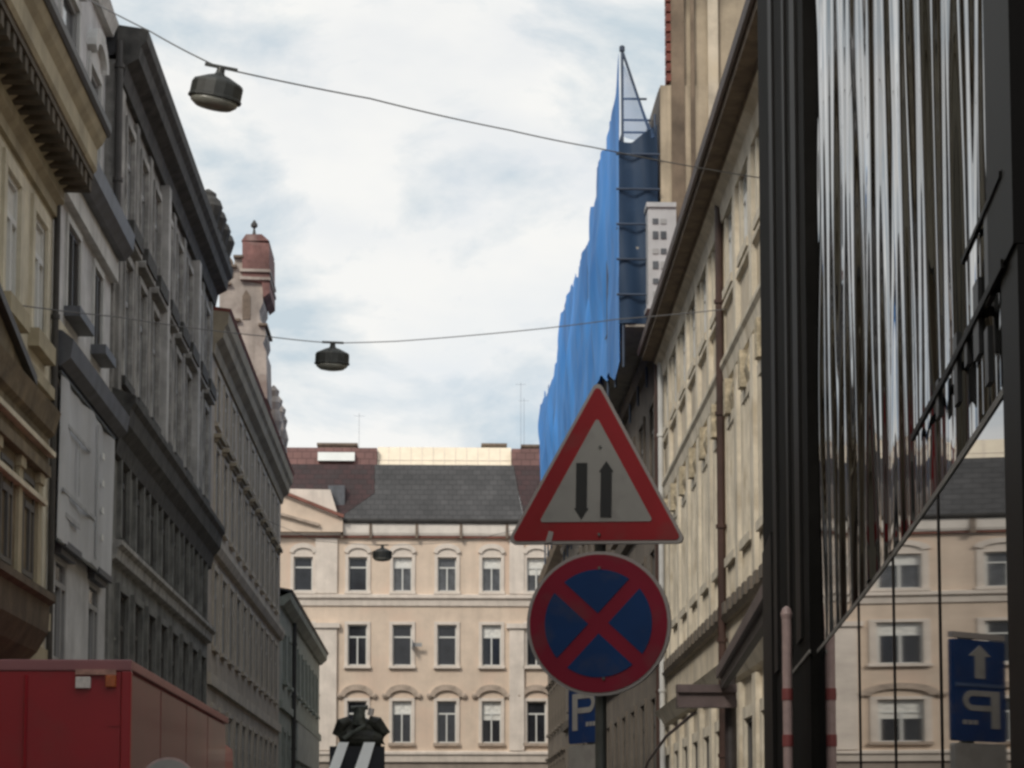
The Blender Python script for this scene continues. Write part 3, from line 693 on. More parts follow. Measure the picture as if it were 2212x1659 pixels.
# brown building under scaffold
R2 = thing('brown_building', 'tall brown building wrapped by the blue netted scaffold', 'building', (5.7, 80, 0))
F2 = Fac((5.62, 0, 0), (0, 1, 0), (-1, 0, 0))
r2w = []
for k in range(13):
    u = 59+3.1*k
    for z in (3.2, 7.0, 10.8, 14.8, 18.0): r2w.append((u, z, 1.15, 2.0))
part('wall', wall(F2, 57.0, 100, 0, 20.6, [hole(*w) for w in r2w], back=9), M['brown_wall'], R2)
for w in r2w: window(F2, R2, *w, rv=.07, fr='frame_dark', gl='glass', sur='brown_wall', sill='brown_wall')
mb = MB()
for z in (6.2, 10.0, 13.9): F2.prof(mb, [(-.02, z), (.15, z+.05), (.22, z+.3), (-.02, z+.36)], 57.02, 99.9)
part('string_course', mb, M['brown_wall'], R2)
mb = MB(); mb.box(5.9, 14.5, 57.0, 57.4, 20.602, 27)
part('gable_wall', mb, M['gable'], R2)
mb = MB(); mb.box(5.64, 14.6, 56.93, 56.998, 13, 20.64)
part('gable_wall', mb, M['gable'], R2)
mb = MB(); mb.hexa([(5.62, 57.42, 20.62), (5.62, 100, 20.62), (14.6, 100, 20.62), (14.6, 57.42, 20.62), (8.5, 57.42, 21.6), (8.5, 100, 21.6), (14.6, 100, 22.5), (14.6, 57.42, 22.5)])
part('roof', mb, M['slate'], R2)
for pa, pb, mm in ((1450, 1478, 'gable_shade'), (1492, 1500, 'gable_shade'), (1530, 1552, 'yellow')):  # flat strips paint the gable's sun-to-shade gradient, no real pilasters
    xa, xb = at(pa, 200, 56.9).x, at(pb, 200, 56.9).x
    mb = MB(); mb.box(xa, xb, 56.88, 56.925, 14, 27); part('pilaster', mb, M[mm], R2)
mb = MB(); z = 20.75
while z < 27: mb.box(5.80, 5.92, 56.9, 57.3, z, z+.2); z += .26
part('verge_tile', mb, M['tile_red'], R2)
# white bay window on the corner
mb = MB(); a0, b0 = at(1398, 658, 56.2), at(1452, 447, 56.2)
x0, x1, z0, z1 = a0.x, 5.95, a0.z, b0.z
mb.box(x0+.04, x1, 56.26, 56.92, z0, z1)
by = part('bay_window', mb, M['board_white'], R2)
nr = 6; zz = (z1-z0-.2)/nr
for r in range(nr):
    for c in range(2):
        mb = MB(); mb.box(x0+.15+.2*c, x0+.29+.2*c, 56.235, 56.262, z0+.16+zz*r, z0+.16+zz*r+zz*(.35 if r % 2 else .5))
        part('pane', mb, M['glass_grey' if (r+c) % 3 else 'frame_grey'], by)
mb = MB(); mb.box(x0, x1, 56.2, 56.95, z1+.002, z1+.12)
part('bay_cornice', MB().box(x0, x1, 56.2, 56.95, z0-.1, z0-.002), M['board_white'], by)
part('bay_cornice', mb, M['board_white'], by)

R3 = thing('dark_brown_house', 'dark brown house beyond the scaffold at the end of the right side', 'house', (5.7, 109, 0))
F3 = Fac((5.68, 0, 0), (0, 1, 0), (-1, 0, 0))
r3w = [(101.8+2.6*k, z, 1.1, 2.0) for k in range(6) for z in (3.2, 6.8, 10.4)]
part('wall', wall(F3, 100.02, 117, 0, 14.3, [hole(*w) for w in r3w], back=9), M['brown_wall'], R3)
for w in r3w: window(F3, R3, *w, rv=.07, fr='frame_grey', gl='glass', sur='brown_wall', st=.2, sill='brown_wall', hood='cornice', hm='brown_wall')
mb = MB(); F3.prof(mb, [(-.02, 14.2), (.4, 14.45), (.5, 14.8), (-.02, 15.0), (-5, 18), (-9, 14.31)], 100.05, 117.2)
part('roof', mb, M['brown_soffit'], R3)

# scaffold
SC = thing('scaffold', 'tube scaffold standing against the upper storeys of the brown building', 'scaffold', (5.1, 57, 0))
mb = MB(); PX = 4.68
us = [57.0+2.6*k for k in range(17)]
for i, u in enumerate(us):
    mb.tube([(PX, u, 13.4), (PX, u, 21.55 if i == 0 else 19.7)], .035, 8); mb.tube([(5.5, u, 13.4), (5.5, u, 19.9)], .035, 8)
mb.tube([(4.7, 57, 21.5), (5.45, 57, 19.2)], .035, 8)
mb.lathe([(.03, 0), (.07, .02), (.07, .14), (.03, .17)], (PX, 57, 21.52), 10)
part('standard', mb, M['alu'], SC)
mb = MB()
for z in (15.4, 17.4, 19.4, 20.3):
    if z < 20: mb.tube([(PX, 57, z), (PX, us[-1], z)], .03, 8)
    else:
        mb.tube([(PX, 57, z), (5.3, 57, z)], .03, 8); mb.tube([(PX, 57, 19.75), (5.4, 57, 19.75)], .03, 8); continue
    for u in us: mb.tube([(PX, u, z+.03), (5.52, u, z+.03)], .03, 8)
for z in (15.2, 16.1, 17.0, 17.9, 18.8): mb.tube([(4.5, 56.78, z), (5.6, 56.78, z)], .03, 8)
part('ledger', mb, M['alu'], SC)
mb = MB()
for z in (14.42, 16.4, 18.4): mb.box(PX+.05, 5.5, 56.95, us[-1], z, z+.06)
part('platform', mb, M['timber'], SC)

def sheet(mb, fn, nu, nv, th):
    for sgn in (0, 1):
        o = len(mb.v)
        for j in range(nv+1):
            for i in range(nu+1): mb.v.append(tuple(fn(i/nu, j/nv)+Vector(th)*sgn))
        for j in range(nv):
            for i in range(nu): k = o+j*(nu+1)+i; mb.f.append((k, k+1, k+nu+2, k+nu+1))
NT = thing('scaffold_netting', 'bright blue debris netting hung on the scaffold', 'netting', (4.6, 57, 14))
def netf(s, t):
    u = 57.0+43.0*s
    sag = math.sin(math.pi*((u-57) % 2.6)/2.6)
    top = (20.35 if s > .012 else 21.4)
    if s < .055: top = 21.45-1.0*min(1, s/.055)
    top += .42*math.sin(u*.33)*min(1, s*6)+.12*math.sin(u*1.7)-.22*sag*min(1, s*8)
    bot = 13.7+.06*(u-57)+.3*math.sin(u*.5+1)+.12*math.sin(u*1.9)
    z = bot+(top-bot)*t
    bulge = .05*math.sin(u*6.1+z*1.3)*math.sin(z*2.2+u)+.10*math.sin(u*1.55+.8*math.sin(z*.7))+.09*math.sin(u*.62+z*.5)+.05*math.sin(u*3.7+z*.3)+.04*math.sin(z*1.7+u*.4)
    x = 4.63-.05+bulge*(.35+.65*math.sin(math.pi*min(1, t*1.02)))*min(1, s*10+.15)
    return Vector((x, u, z))
mb = MB(); sheet(mb, netf, 300, 44, (.006, 0, 0))
part('street_side_sheet', mb, M['net'], NT, smooth=True)
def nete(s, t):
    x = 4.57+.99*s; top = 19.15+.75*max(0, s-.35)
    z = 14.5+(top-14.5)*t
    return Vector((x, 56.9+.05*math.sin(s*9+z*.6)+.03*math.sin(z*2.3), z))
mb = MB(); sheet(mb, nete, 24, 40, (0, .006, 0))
part('end_sheet', mb, M['net_shade'], NT, smooth=True)
mb = MB()
def netg(s, t):
    z = 19.3+1.9*t; w = .78*(1-t)+.02
    return Vector((4.7+w*s, 56.93+.02*math.sin(6*s+z), z-.1*math.sin(math.pi*s)))
sheet(mb, netg, 12, 12, (0, .006, 0))
part('end_sheet', mb, M['net_sheer'], NT, label='sheer thin top gusset of the netting', smooth=True)

# ------------------------------------------------------------------ SHOPFRONT whose dark glass mirrors the street
def az(p, y=1400.): r = ray(p, y); return math.atan2(r.x, r.y)
def theta(p): return .5*(az(p)+az(967-.385*(p-2075)))
curve = {}
def integ(p0, p1, r0, st=.5):
    p = p0; r = r0; out = [(p, r)]; sg = 1 if p1 > p0 else -1
    while (p1-p)*sg > 0:
        q = p+sg*st; dphi = az(q)-az(p); pm = (p+q)/2
        r *= math.exp(dphi/math.tan(az(pm)-theta(pm))*-1*-1) if False else math.exp(-dphi/math.tan(az(pm)-theta(pm)))
        p = q; out.append((p, r))
    return out
R0 = 4.72
left = integ(2075, 1655, R0); right = integ(2075, 2225, R0)
cp = list(reversed(left))[:-1]+right          # from far (left) to near (right)
CP = []; arc = 0
for i, (p, r) in enumerate(cp):
    v = Vector((r*math.sin(az(p)), r*math.cos(az(p)), 0))
    if CP: arc += (v-CP[-1][1]).length
    CP.append((p, v, arc))
def tang(i):
    a = CP[max(0, i-1)][1]; b = CP[min(len(CP)-1, i+1)][1]; t = (b-a).normalized(); return t, Vector((-t.y, t.x, 0)) if (-t.y) < 0 else Vector((t.y, -t.x, 0))
def pidx(p): return min(range(len(CP)), key=lambda i: abs(CP[i][0]-p))
def ribbon(pa, pb, d0, d1, z0, z1, step=4):
    """a strip following the shopfront curve between two stations; d is towards the street"""
    i0, i1 = pidx(pa), pidx(pb); ids = list(range(i0, i1, step))+[i1]
    mb = MB()
    for i in ids:
        _, v, _ = CP[i]; t, n = tang(i)
        for d, z in ((d0, z0), (d1, z0), (d1, z1), (d0, z1)): mb.v.append(tuple(v+n*d+Vector((0, 0, z))))
    for k in range(len(ids)-1):
        for q in range(4): mb.f.append((4*k+q, 4*k+(q+1) % 4, 4*k+4+(q+1) % 4, 4*k+4+q))
    e = 4*(len(ids)-1); mb.f += [(0, 1, 2, 3), (e+3, e+2, e+1, e)]
    return mb
SF = thing('shopfront', 'dark glazed shopfront with rippled black film above, mirroring the street at the right edge', 'shopfront', tuple(CP[pidx(2075)][1]))
ZT = 2.35
mb = MB(); ids = list(range(pidx(1766), pidx(2216)+1, 2))
for i in ids:
    for z in (.25, ZT): mb.v.append(tuple(CP[i][1]+Vector((0, 0, z))))
for k in range(len(ids)-1): mb.f.append((2*k, 2*k+2, 2*k+3, 2*k+1))
part('glass', mb, M['shop_glass'], SF, smooth=True)
part('stall_riser', ribbon(1768, 2176, -.03, .02, 0, .248), M['shop_frame'], SF)
part('transom', ribbon(1735, 2190, -.02, .003, ZT+.002, ZT+.016), M['transom'], SF)
# rippled film
i0, i1 = pidx(1767), pidx(2176)
NC, NR = 1800, 110; zt0, zt1 = ZT+.018, 7.2
rng = random.Random(11)
comp = []
for lam, sl in ((.7, .05), (.31, .075), (.195, .095), (.135, .06), (.09, .02)):
    comp.append((lam, sl, rng.random()*6.28, rng.uniform(.7, 1.9), rng.random()*6.28, rng.uniform(.8, 1.7)))
LREF = .011                                      # metres of film per station half way along
warp = [0.]                                      # ripples get finer towards the near end
for a_, b_ in zip(CP, CP[1:]):
    ds = b_[2]-a_[2]; warp.append(warp[-1]+ds/math.sqrt(ds/(b_[0]-a_[0])/LREF))
def rip(w, z, loc):
    v = 0; kl = math.sqrt(loc/LREF)
    for lam, sl, ph, kz, pz, dr in comp:
        v += sl*lam*kl/(2*math.pi)*math.sin(2*math.pi*w/lam+ph+dr*math.sin(kz*z+pz))*(1+.6*math.sin(z*1.6*kz+w*2+pz))
    return v
mb = MB(); s0, s1 = CP[i0][2], CP[i1][2]
import bisect
arcs = [c[2] for c in CP]
for i in range(NC+1):
    q_ = i0+(i1-i0)*i/NC; k = min(len(CP)-2, int(q_)); f = q_-k
    v = CP[k][1].lerp(CP[k+1][1], f); t, n = tang(k); t2, n2 = tang(k+1); n = n.lerp(n2, f)
    pp = warp[k]*(1-f)+warp[k+1]*f; loc = (arcs[k+1]-arcs[k])/max(1e-6, CP[k+1][0]-CP[k][0])
    for j in range(NR+1):
        z = zt0+(zt1-zt0)*j/NR
        mb.v.append(tuple(v+n*(rip(pp, z, loc)-.006)+Vector((0, 0, z))))
for i in range(NC):
    for j in range(NR): k = i*(NR+1)+j; mb.f.append((k, k+NR+1, k+NR+2, k+1))
part('rippled_film', mb, M['ripple'], SF, smooth=True)
part('corner_pillar', ribbon(1662, 1766, -.05, .03, 0, 7.2), M['shop_dark'], SF)
for pa, pb in ((1690, 1698), (1722, 1727), (1741, 1752)):
    part('pillar_rib', ribbon(pa, pb, .0305, .042, ZT+.1, 7.2), M['shop_frame'], SF)
part('transom', ribbon(1728, 1767, .0302, .036, ZT+.002, ZT+.016), M['transom'], SF)
part('edge_post', ribbon(1668, 1688, .031, .05, 0, 3.2), M['shop_frame'], SF)
part('frame_post', ribbon(2186, 2224, -.03, .006, 0, ZT+.2), M['shop_frame'], SF)
part('frame_post', ribbon(2166, 2224, -.03, .012, ZT+.202, 7.2), M['shop_frame'], SF)
def on_shop(p, y, d=.03):
    v = CP[pidx(p)][1]; n = tang(pidx(p))[1]; r = ray(p, y); w = v+n*d
    return Vector((w.x, w.y, EYE+r.z/math.hypot(r.x, r.y)*v.length))
part('upper_rail', ribbon(1990, 2200, .008, .016, 2.545, 2.56), M['shop_frame'], SF)
part('upper_rail', ribbon(2110, 2200, .008, .016, 2.70, 2.71), M['shop_frame'], SF)
for p, w, za, zb in ((2046, 3, 2.50, 2.58), (2088, 4, 2.46, 2.60), (2112, 3, 2.50, 2.57), (2136, 6, 2.48, 2.62), (2158, 4, 2.40, 2.50), (2164, 6, 2.54, 2.70)):
    part('bracket', ribbon(p-w, p+w, .002, .012, za, zb, 1), M['sign_black'], SF)
for p in (1856, 1932, 2032):
    part('glazing_bar', ribbon(p-1.5, p+1.5, -.004, .002, .25, ZT, 1), M['shop_frame'], SF)
body = [CP[i][1]-tang(i)[1]*.06 for i in range(pidx(1664), pidx(2222), 10)]
poly = [(v.x, v.y) for v in body]+[(body[-1].x+.02, -9), (6.9, -9), (6.9, body[0].y)]
mb = MB(); mb.prism(poly, lambda a, b, c: (a, b, c), 0, 7.25)
part('wall', mb, M['shop_dark'], SF)

# steel canopy beyond the shopfront
CN = thing('street_canopy', 'dark purplish steel canopy frame on a post beside the shopfront', 'canopy', tuple(Vector((at(1578, 1500, 23).x, 23, 0))))
a1 = at(1676, 1240, 14.6); a2 = at(1556, 1462, 23.0)
zc = (a1.z+a2.z)/2
a1.z = a2.z = zc
mb = MB(); mb.bar(a1, a2, .09, .10); part('roof_edge', mb, M['canopy'], CN)
mb = MB(); mb.bar(a1-Vector((-.03, 0, .105)), a2-Vector((-.03, 0, .105)), .06, .1); part('beam', mb, M['steel_dark'], CN)
b1 = at(1462, 1505, 23.1); b2 = at(1590, 1505, 23.1)
mb = MB(); mb.box(b1.x, b2.x, 23.02, 23.2, b1.z-.11, b1.z-.035).box(b1.x, b2.x, 23.02, 23.2, b1.z+.04, b1.z+.12).box(b1.x, b2.x, 23.06, 23.16, b1.z-.034, b1.z+.039)
part('front_bar', mb, M['canopy'], CN)
mb = MB(); pc = at(1578, 1500, 23.3); mb.tube([(pc.x, 23.3, .1), (pc.x, 23.3, zc+.05)], .06, 12)
part('post', mb, M['steel_dark'], CN)
c1, c2, c3 = at(1500, 1540, 23.1), at(1440, 1590, 24.6), at(1400, 1645, 26.5)
mb = MB(); mb.tube([c1, c2, c3, Vector((c3.x-.1, 27.4, c3.z-.5))], .017, 8)
part('stay', mb, M['canopy'], CN)

# red and white pole
b_ = at(1699, 1322, 9.9)
PL = thing('striped_pole', 'slim faded pink and red pole standing by the dark shop pillar', 'pole', (b_.x, 9.9, .12))
mb = MB(); mb.tube([(b_.x, 9.9, .12), (b_.x, 9.9, b_.z-.03)], .021, 12); mb.lathe([(.022, 0), (.026, .02), (.018, .045), (.005, .055)], (b_.x, 9.9, b_.z-.03), 12)
part('shaft', mb, M['pole_pink'], PL, smooth=False)
for y_ in (1500, 1600):
    z = at(1699, y_, 9.9).z; mb = MB(); mb.tube([(b_.x, 9.9, z-.025), (b_.x, 9.9, z+.025)], .024, 12); part('band', mb, M['pole_red'], PL)

# ------------------------------------------------------------------ SIGNS
def sign_frame(c, yaw, roll=0):
    m = Matrix.Rotation(yaw, 3, 'Z') @ Matrix.Rotation(roll, 3, 'Y')
    c = Vector(c)
    return lambda x, z, t: c+m @ Vector((x, t, z))      # t < 0 is towards the viewer
def rounded(pts, r, n=6):
    out = []; k = len(pts)
    for i in range(k):
        a, b, c = Vector(pts[i-1]), Vector(pts[i]), Vector(pts[(i+1) % k])
        d1 = (a-b).normalized(); d2 = (c-b).normalized(); ang = d1.angle(d2)/2
        l = r/math.tan(ang); ctr = b+(d1+d2).normalized()*(r/math.sin(ang))
        s = b+d1*l-ctr; e = b+d2*l-ctr
        a0 = math.atan2(s.y, s.x); a1 = math.atan2(e.y, e.x); da = (a1-a0+math.pi) % (2*math.pi)-math.pi
        out += [(ctr.x+r*math.cos(a0+da*j/n), ctr.y+r*math.sin(a0+da*j/n)) for j in range(n+1)]
    return out
def disc(r, n=56): return [(r*math.cos(2*math.pi*i/n), r*math.sin(2*math.pi*i/n)) for i in range(n)]
ZS = 8.3
cc = at(1293, 1347, ZS)
SP = thing('sign_post', 'slim grey post carrying the triangular and round signs', 'post', (cc.x+.01, ZS+.07, .12))
mb = MB(); mb.tube([(cc.x+.012, ZS+.07, .12), (cc.x+.012, ZS+.07, 3.12)], .021, 14)
part('shaft', mb, M['galv'], SP)
mb = MB(); mb.lathe([(.022, 0), (.025, .01), (.018, .03), (.004, .035)], (cc.x+.012, ZS+.07, 3.12), 14); part('cap', mb, M['gutter'], SP)
# triangle
tc_ = at(1289, 1055, ZS)
T = thing('warning_sign', 'red bordered triangular two way traffic warning sign', 'road sign', tuple(tc_))
yw = R(-12)
ff = sign_frame(tc_, yw, R(.9))
def tri(s, dz=0): h = s*.92; return [(-s/2, -h/3+dz), (s/2, -h/3+dz), (0, h*2/3+dz)]
s_ = .66
mb = MB(); mb.prism(rounded(tri(s_), .02), ff, -.006, .022); part('rim', mb, M['sign_rim'], T)
mb = MB(); mb.prism(rounded(tri(s_*.945), .014), ff, -.009, -.0055); part('red_border', mb, M['sign_red'], T)
mb = MB(); mb.prism(rounded(tri(s_*.63, .004), .008), ff, -.012, -.0085); part('white_face', mb, M['sign_white'], T)
def arrow(cx, up):
    s = 1 if up else -1; z0 = .012
    q = [(-.022, -.1), (.022, -.1), (.022, .066), (.029, .066), (0, .106), (-.029, .066), (-.022, .066)]
    return [(cx+x*.92, z0-.02+s*z) for x, z in q]
for cx, up in ((-.054, False), (.036, True)):
    mb = MB(); mb.prism(arrow(cx, up), ff, -.0145, -.0115); part('arrow', mb, M['sign_black'], T, label='black arrow pointing '+('up' if up else 'down'))
mb = MB(); mb.prism([(-.185, -.2), (-.163, -.198), (-.155, -.16), (-.172, -.155)], ff, -.0115, -.0085); part('sticker', mb, M['sign_rim'], T)
mb = MB(); mb.prism([(-.11, -.075), (.13, -.075), (.13, -.045), (-.11, -.045)], ff, .0225, .05); mb.prism([(-.11, .1), (.13, .1), (.13, .13), (-.11, .13)], ff, .0225, .05)
part('clamp', mb, M['galv'], T)
# round no-stopping sign
Q = thing('no_stopping_sign', 'round blue no stopping sign with red border and red cross', 'road sign', tuple(cc))
ff = sign_frame(cc, yw, R(-2))
r_ = .262
mb = MB(); mb.prism(disc(r_), ff, -.006, .022); part('rim', mb, M['sign_rim'], Q)
mb = MB(); mb.prism(disc(r_*.955), ff, -.009, -.0055); part('red_face', mb, M['sign_red2'], Q)
rb = r_*.745; hw = r_*.098
for k in range(4):
    rot = math.pi/2*k
    # sector between the two diagonals, set back from both by the half width of the bars
    d = hw*math.sqrt(2); pts = [(d, 0)]
    a0 = math.pi/4-math.asin(hw/rb)
    pts += [(rb*math.cos(-a0+2*a0*i/20), rb*math.sin(-a0+2*a0*i/20)) for i in range(21)]
    pts = [(x*math.cos(rot)-z*math.sin(rot), x*math.sin(rot)+z*math.cos(rot)) for x, z in pts]
    mb = MB(); mb.prism(pts, ff, -.012, -.0085); part('blue_sector', mb, M['sign_blue'], Q)
mb = MB(); mb.prism([(-.13, .08), (.15, .08), (.15, .11), (-.13, .11)], ff, .0225, .05); mb.prism([(-.13, -.11), (.15, -.11), (.15, -.08), (-.13, -.08)], ff, .0225, .05)
part('clamp', mb, M['galv'], Q)
for o_, f2, hs_ in ((T, sign_frame(tc_, yw, R(.9)), (-.17, .15)), (Q, ff, (-.2, .2))):
    for z in hs_:
        mb = MB(); mb.prism([(.006*math.cos(a*math.pi/3)+.012, z+.006*math.sin(a*math.pi/3)) for a in range(6)], f2, -.0165, -.0082); part('bolt', mb, M['galv'], o_)
# parking sign, turned almost edge on
pc_ = at(1263, 1497, 16.2)
K = thing('parking_sign', 'blue parking sign with arrow and P, turned edge on behind the round sign', 'road sign', (pc_.x, 16.2, .12))
ff = sign_frame(pc_, R(-66), 0)
W, H = .48, .70
mb = MB(); mb.prism(rounded([(-W/2, -H/2), (W/2, -H/2), (W/2, H/2), (-W/2, H/2)], .02), ff, -.004, .02); part('plate', mb, M['sign_blue'], K)
mb = MB(); mb.prism([(-W/2+.01, .025), (W/2-.01, .025), (W/2-.01, .05), (-W/2+.01, .05)], ff, -.008, -.0035); part('divider', mb, mat('dull_blue', (.07, .11, .22)), K)
mb = MB(); mb.prism([(-.045, .085), (.045, .085), (.045, .24), (.10, .24), (0, .315), (-.10, .24), (-.045, .24)], ff, -.008, -.0035); part('arrow', mb, M['sign_white'], K)
mb = MB(); mb.prism([(-.175, -.26), (-.10, -.26), (-.10, 0.), (-.175, 0.)], ff, -.008, -.0035)
n = 14; o = [(.075+.085*math.cos(math.pi/2-math.pi*i/n), -.07+.07*math.sin(math.pi/2-math.pi*i/n)) for i in range(n+1)]; q = [(.07+.045*math.cos(math.pi/2-math.pi*i/n), -.07+.032*math.sin(math.pi/2-math.pi*i/n)) for i in range(n+1)]
o = [(-.098, 0.)]+o+[(-.098, -.14)]; q = [(-.098, -.038)]+q+[(-.098, -.102)]
for i in range(len(o)-1): mb.prism([o[i], o[i+1], q[i+1], q[i]], ff, -.008, -.0035)
part('letter_P', mb, M['sign_white'], K)
mb = MB()
for k in range(3): mb.prism([(.03+.05*k, -.235), (.065+.05*k, -.235), (.065+.05*k, -.205), (.03+.05*k, -.205)], ff, -.008, -.0035)
part('small_print', mb, M['sign_white'], K)
mb = MB(); mb.prism(rounded([(-W/2, -H/2-.36), (W/2, -H/2-.36), (W/2, -H/2-.015), (-W/2, -H/2-.015)], .02), ff, -.004, .02); part('supplementary_plate', mb, M['sign_white'], K)
mb = MB(); mb.prism([(-W/2, H/2+.01), (W/2, H/2+.01), (W/2, H/2+.05), (-W/2, H/2+.05)], ff, -.004, .02); part('top_edge', mb, M['sign_rim'], K)
c = ff(.0, 0, .055); mb = MB(); mb.tube([(c.x, c.y, .12), (c.x, c.y, pc_.z+H/2+.05)], .03, 12); part('post', mb, M['galv'], K)
# pale round sign seen beside the truck
w_ = at(363, 1700, 19.3)
RS = thing('round_mirror', 'pale round traffic mirror on a pole beside the red truck', 'mirror', (w_.x, 19.3, .1))
ff = sign_frame(w_, R(8))
mb = MB(); mb.prism(disc(.245), ff, -.02, .03); part('back', mb, M['pole_pink'], RS)
mb = MB(); mb.prism(disc(.225), ff, -.024, -.0195); part('face', mb, M['sign_white'], RS)
mb = MB(); mb.tube([(w_.x, 19.37, .0), (w_.x, 19.37, w_.z+.1)], .03, 10); part('post', mb, M['galv'], RS)

# ------------------------------------------------------------------ RED TRUCK
tz = 20.5; tr_ = at(285, 1425, tz); tx1 = tr_.x; tx0 = tx1-2.45; tt = tr_.z
TK = thing('box_truck', 'dark red box truck parked along the left kerb, seen from behind', 'truck', ((tx0+tx1)/2, tz+4, 0))
L_ = 9.6
mb = MB(); mb.box(tx0+.05, tx1-.05, tz+.03, tz+L_, .95, tt-.03); part('cargo_box', mb, M['truck_red'], TK)
mb = MB()
for k in range(4):
    y0_ = tz+.12+k*2.36; mb.box(tx1-.05, tx1-.028, y0_, y0_+2.3, 1.05, tt-.12)
part('side_panel', mb, M['truck_side'], TK)
mb = MB()
mb.box(tx0, tx1, tz-.01, tz+.1, tt-.10, tt).box(tx1-.1, tx1, tz+.102, tz+L_+.02, tt-.09, tt-.004).box(tx0, tx0+.1, tz+.102, tz+L_+.02, tt-.09, tt-.004)
part('top_rail', mb, M['truck_rail'], TK, bevel=.012)
mb = MB(); mb.box(tx1-.09, tx1-.002, tz-.008, tz+.09, .95, tt-.102).box(tx0+.002, tx0+.09, tz-.008, tz+.09, .95, tt-.102).box(tx0+.092, tx1-.092, tz-.008, tz+.09, .95, 1.1)
part('corner_post', mb, M['truck_red'], TK, bevel=.01)
mb = MB(); mb.box(tx0+.095, tx1-.095, tz+.005, tz+.028, 1.11, tt-.105); part('rear_door', mb, M['truck_red'], TK)
xm = (tx0+tx1)/2
mb = MB(); mb.box(xm-.012, xm+.012, tz-.004, tz+.0045, 1.12, tt-.11); part('door_seal', mb, M['rubber'], TK)
for xx in (xm-.3, xm+.3):
    mb = MB(); mb.tube([(xx, tz-.012, 1.2), (xx, tz-.012, tt-.14)], .014, 8); part('lock_rod', mb, M['truck_red'], TK)
for zz_ in (1.5, 2.6):
    mb = MB(); mb.box(tx1-.2, tx1-.092, tz-.006, tz+.004, zz_, zz_+.07); part('hinge', mb, M['truck_red'], TK)
def lampbox(p0, p1, ya, yb, m, lab):
    a = at(p0, yb, tz-.03); b = at(p1, ya, tz-.03)
    mb = MB(); mb.box(a.x, b.x, tz-.05, tz+.004, a.z, b.z); part('marker_lamp', mb, M[m], TK, label=lab, bevel=.008)
lampbox(163, 196, 1462, 1487, 'lamp_white', 'white marker lamp'); lampbox(228, 251, 1458, 1484, 'lamp_orange', 'amber marker lamp')
a = at(163, 1458, tz-.03); b = at(251, 1446, tz-.03); mb = MB(); mb.box(a.x, b.x, tz-.04, tz+.004, a.z+.002, b.z); part('lamp_bar', mb, M['lamp_rail'], TK)
mb = MB(); mb.box(tx0+.4, tx1-.4, tz+.2, tz+L_+2.2, .55, .948); part('chassis', mb, M['steel_dark'], TK)
mb = MB(); mb.hexa([(tx0+.1, tz+L_+.25, .7), (tx1-.1, tz+L_+.25, .7), (tx1-.1, tz+L_+2.3, .7), (tx0+.1, tz+L_+2.3, .7), (tx0+.1, tz+L_+.25, 2.9), (tx1-.1, tz+L_+.25, 2.9), (tx1-.1, tz+L_+1.9, 2.85), (tx0+.1, tz+L_+1.9, 2.85)])
part('cab', mb, M['truck_red'], TK, bevel=.05)
for yy in (tz+2.2, tz+3.3, tz+L_+1.2):
    for xx in (tx0+.2, tx1-.2):
        mb = MB(); mb.lathe([(.2, -.14), (.48, -.14), (.5, -.08), (.5, .08), (.48, .14), (.2, .14)], (xx, yy, .5), 24, mtx=Matrix.Rotation(R(90), 3, 'Y')); part('wheel', mb, M['rubber'], TK)

# ------------------------------------------------------------------ CRANE TRUCK far down the street
cz = 55.
p0, p1 = at(712, 1612, cz), at(831, 1612, cz)
CT = thing('crane_truck', 'dark lorry with a folded loader crane above two white stripes tilted to catch the sky', 'truck', ((p0.x+p1.x)/2, cz+3, 0))
cx0, cx1, cxm = p0.x, p1.x, (p0.x+p1.x)/2; ctop = p0.z
mb = MB(); mb.box(cx0, cx1, cz, cz+.12, .9, ctop); part('rear_board', mb, M['crane_blue'], CT)
mb = MB()
for (ba_, bb_, ta, tb) in ((711, 735, 731, 753), (766, 797, 786, 810)):
    q = [at(ba_, 1665, cz-.01), at(bb_, 1665, cz-.01), at(tb, 1603, cz-.01), at(ta, 1603, cz-.01)]
    dx = q[3]-q[0]; lo = [q[0]-dx*.9, q[1]-dx*.9]
    mb.prism([(lo[0].x, lo[0].z), (lo[1].x, lo[1].z), (q[2].x, q[2].z), (q[3].x, q[3].z)], lambda a, b, c: (a, c+(b-2.6)*.8-.9, b), cz-.08, cz-.002)
part('tilted_stripe', mb, M['stripe'], CT)  # white stripes shaped as leaning slabs so they take more sky light
mb = MB(); mb.box(cx0-.25, cx1+.35, cz+.3, cz+6.5, .9, 2.2); part('body', mb, M['steel_dark'], CT)
mb = MB(); mb.box(cx0-.2, cx1+.3, cz+6.6, cz+8.4, .7, 2.9); part('cab', mb, M['crane_blue'], CT, bevel=.06)
def P3(p, y, dy=0): return at(p, y, cz+.5+dy)
mb = MB()
mb.tube([P3(733, 1600), P3(750, 1596), P3(806, 1598), P3(824, 1602)], [.15, .24, .24, .16], 14)
mb.tube([P3(728, 1590, .1), P3(740, 1564, .1), P3(757, 1557, .1)], [.13, .17, .12], 12)
mb.tube([P3(796, 1556, .1), P3(812, 1562, .1), P3(829, 1585, .1), P3(822, 1606, .1)], [.12, .18, .16, .13], 12)
mb.tube([P3(745, 1578, .2), P3(780, 1570, .2), P3(815, 1580, .2)], [.2, .26, .2], 14)
mb.box(P3(735, 1610).x, P3(822, 1610).x, cz+.45, cz+1.3, P3(735, 1625).z, P3(735, 1585).z)
part('folded_boom', mb, M['crane'], CT)
mb = MB(); mb.tube([P3(742, 1596, -.3), P3(790, 1566, -.3)], .055, 10); mb.tube([P3(776, 1566, 0), P3(776, 1528, 0)], [.17, .12], 12); mb.tube([P3(758, 1530, 0), P3(795, 1528, 0)], .06, 10)
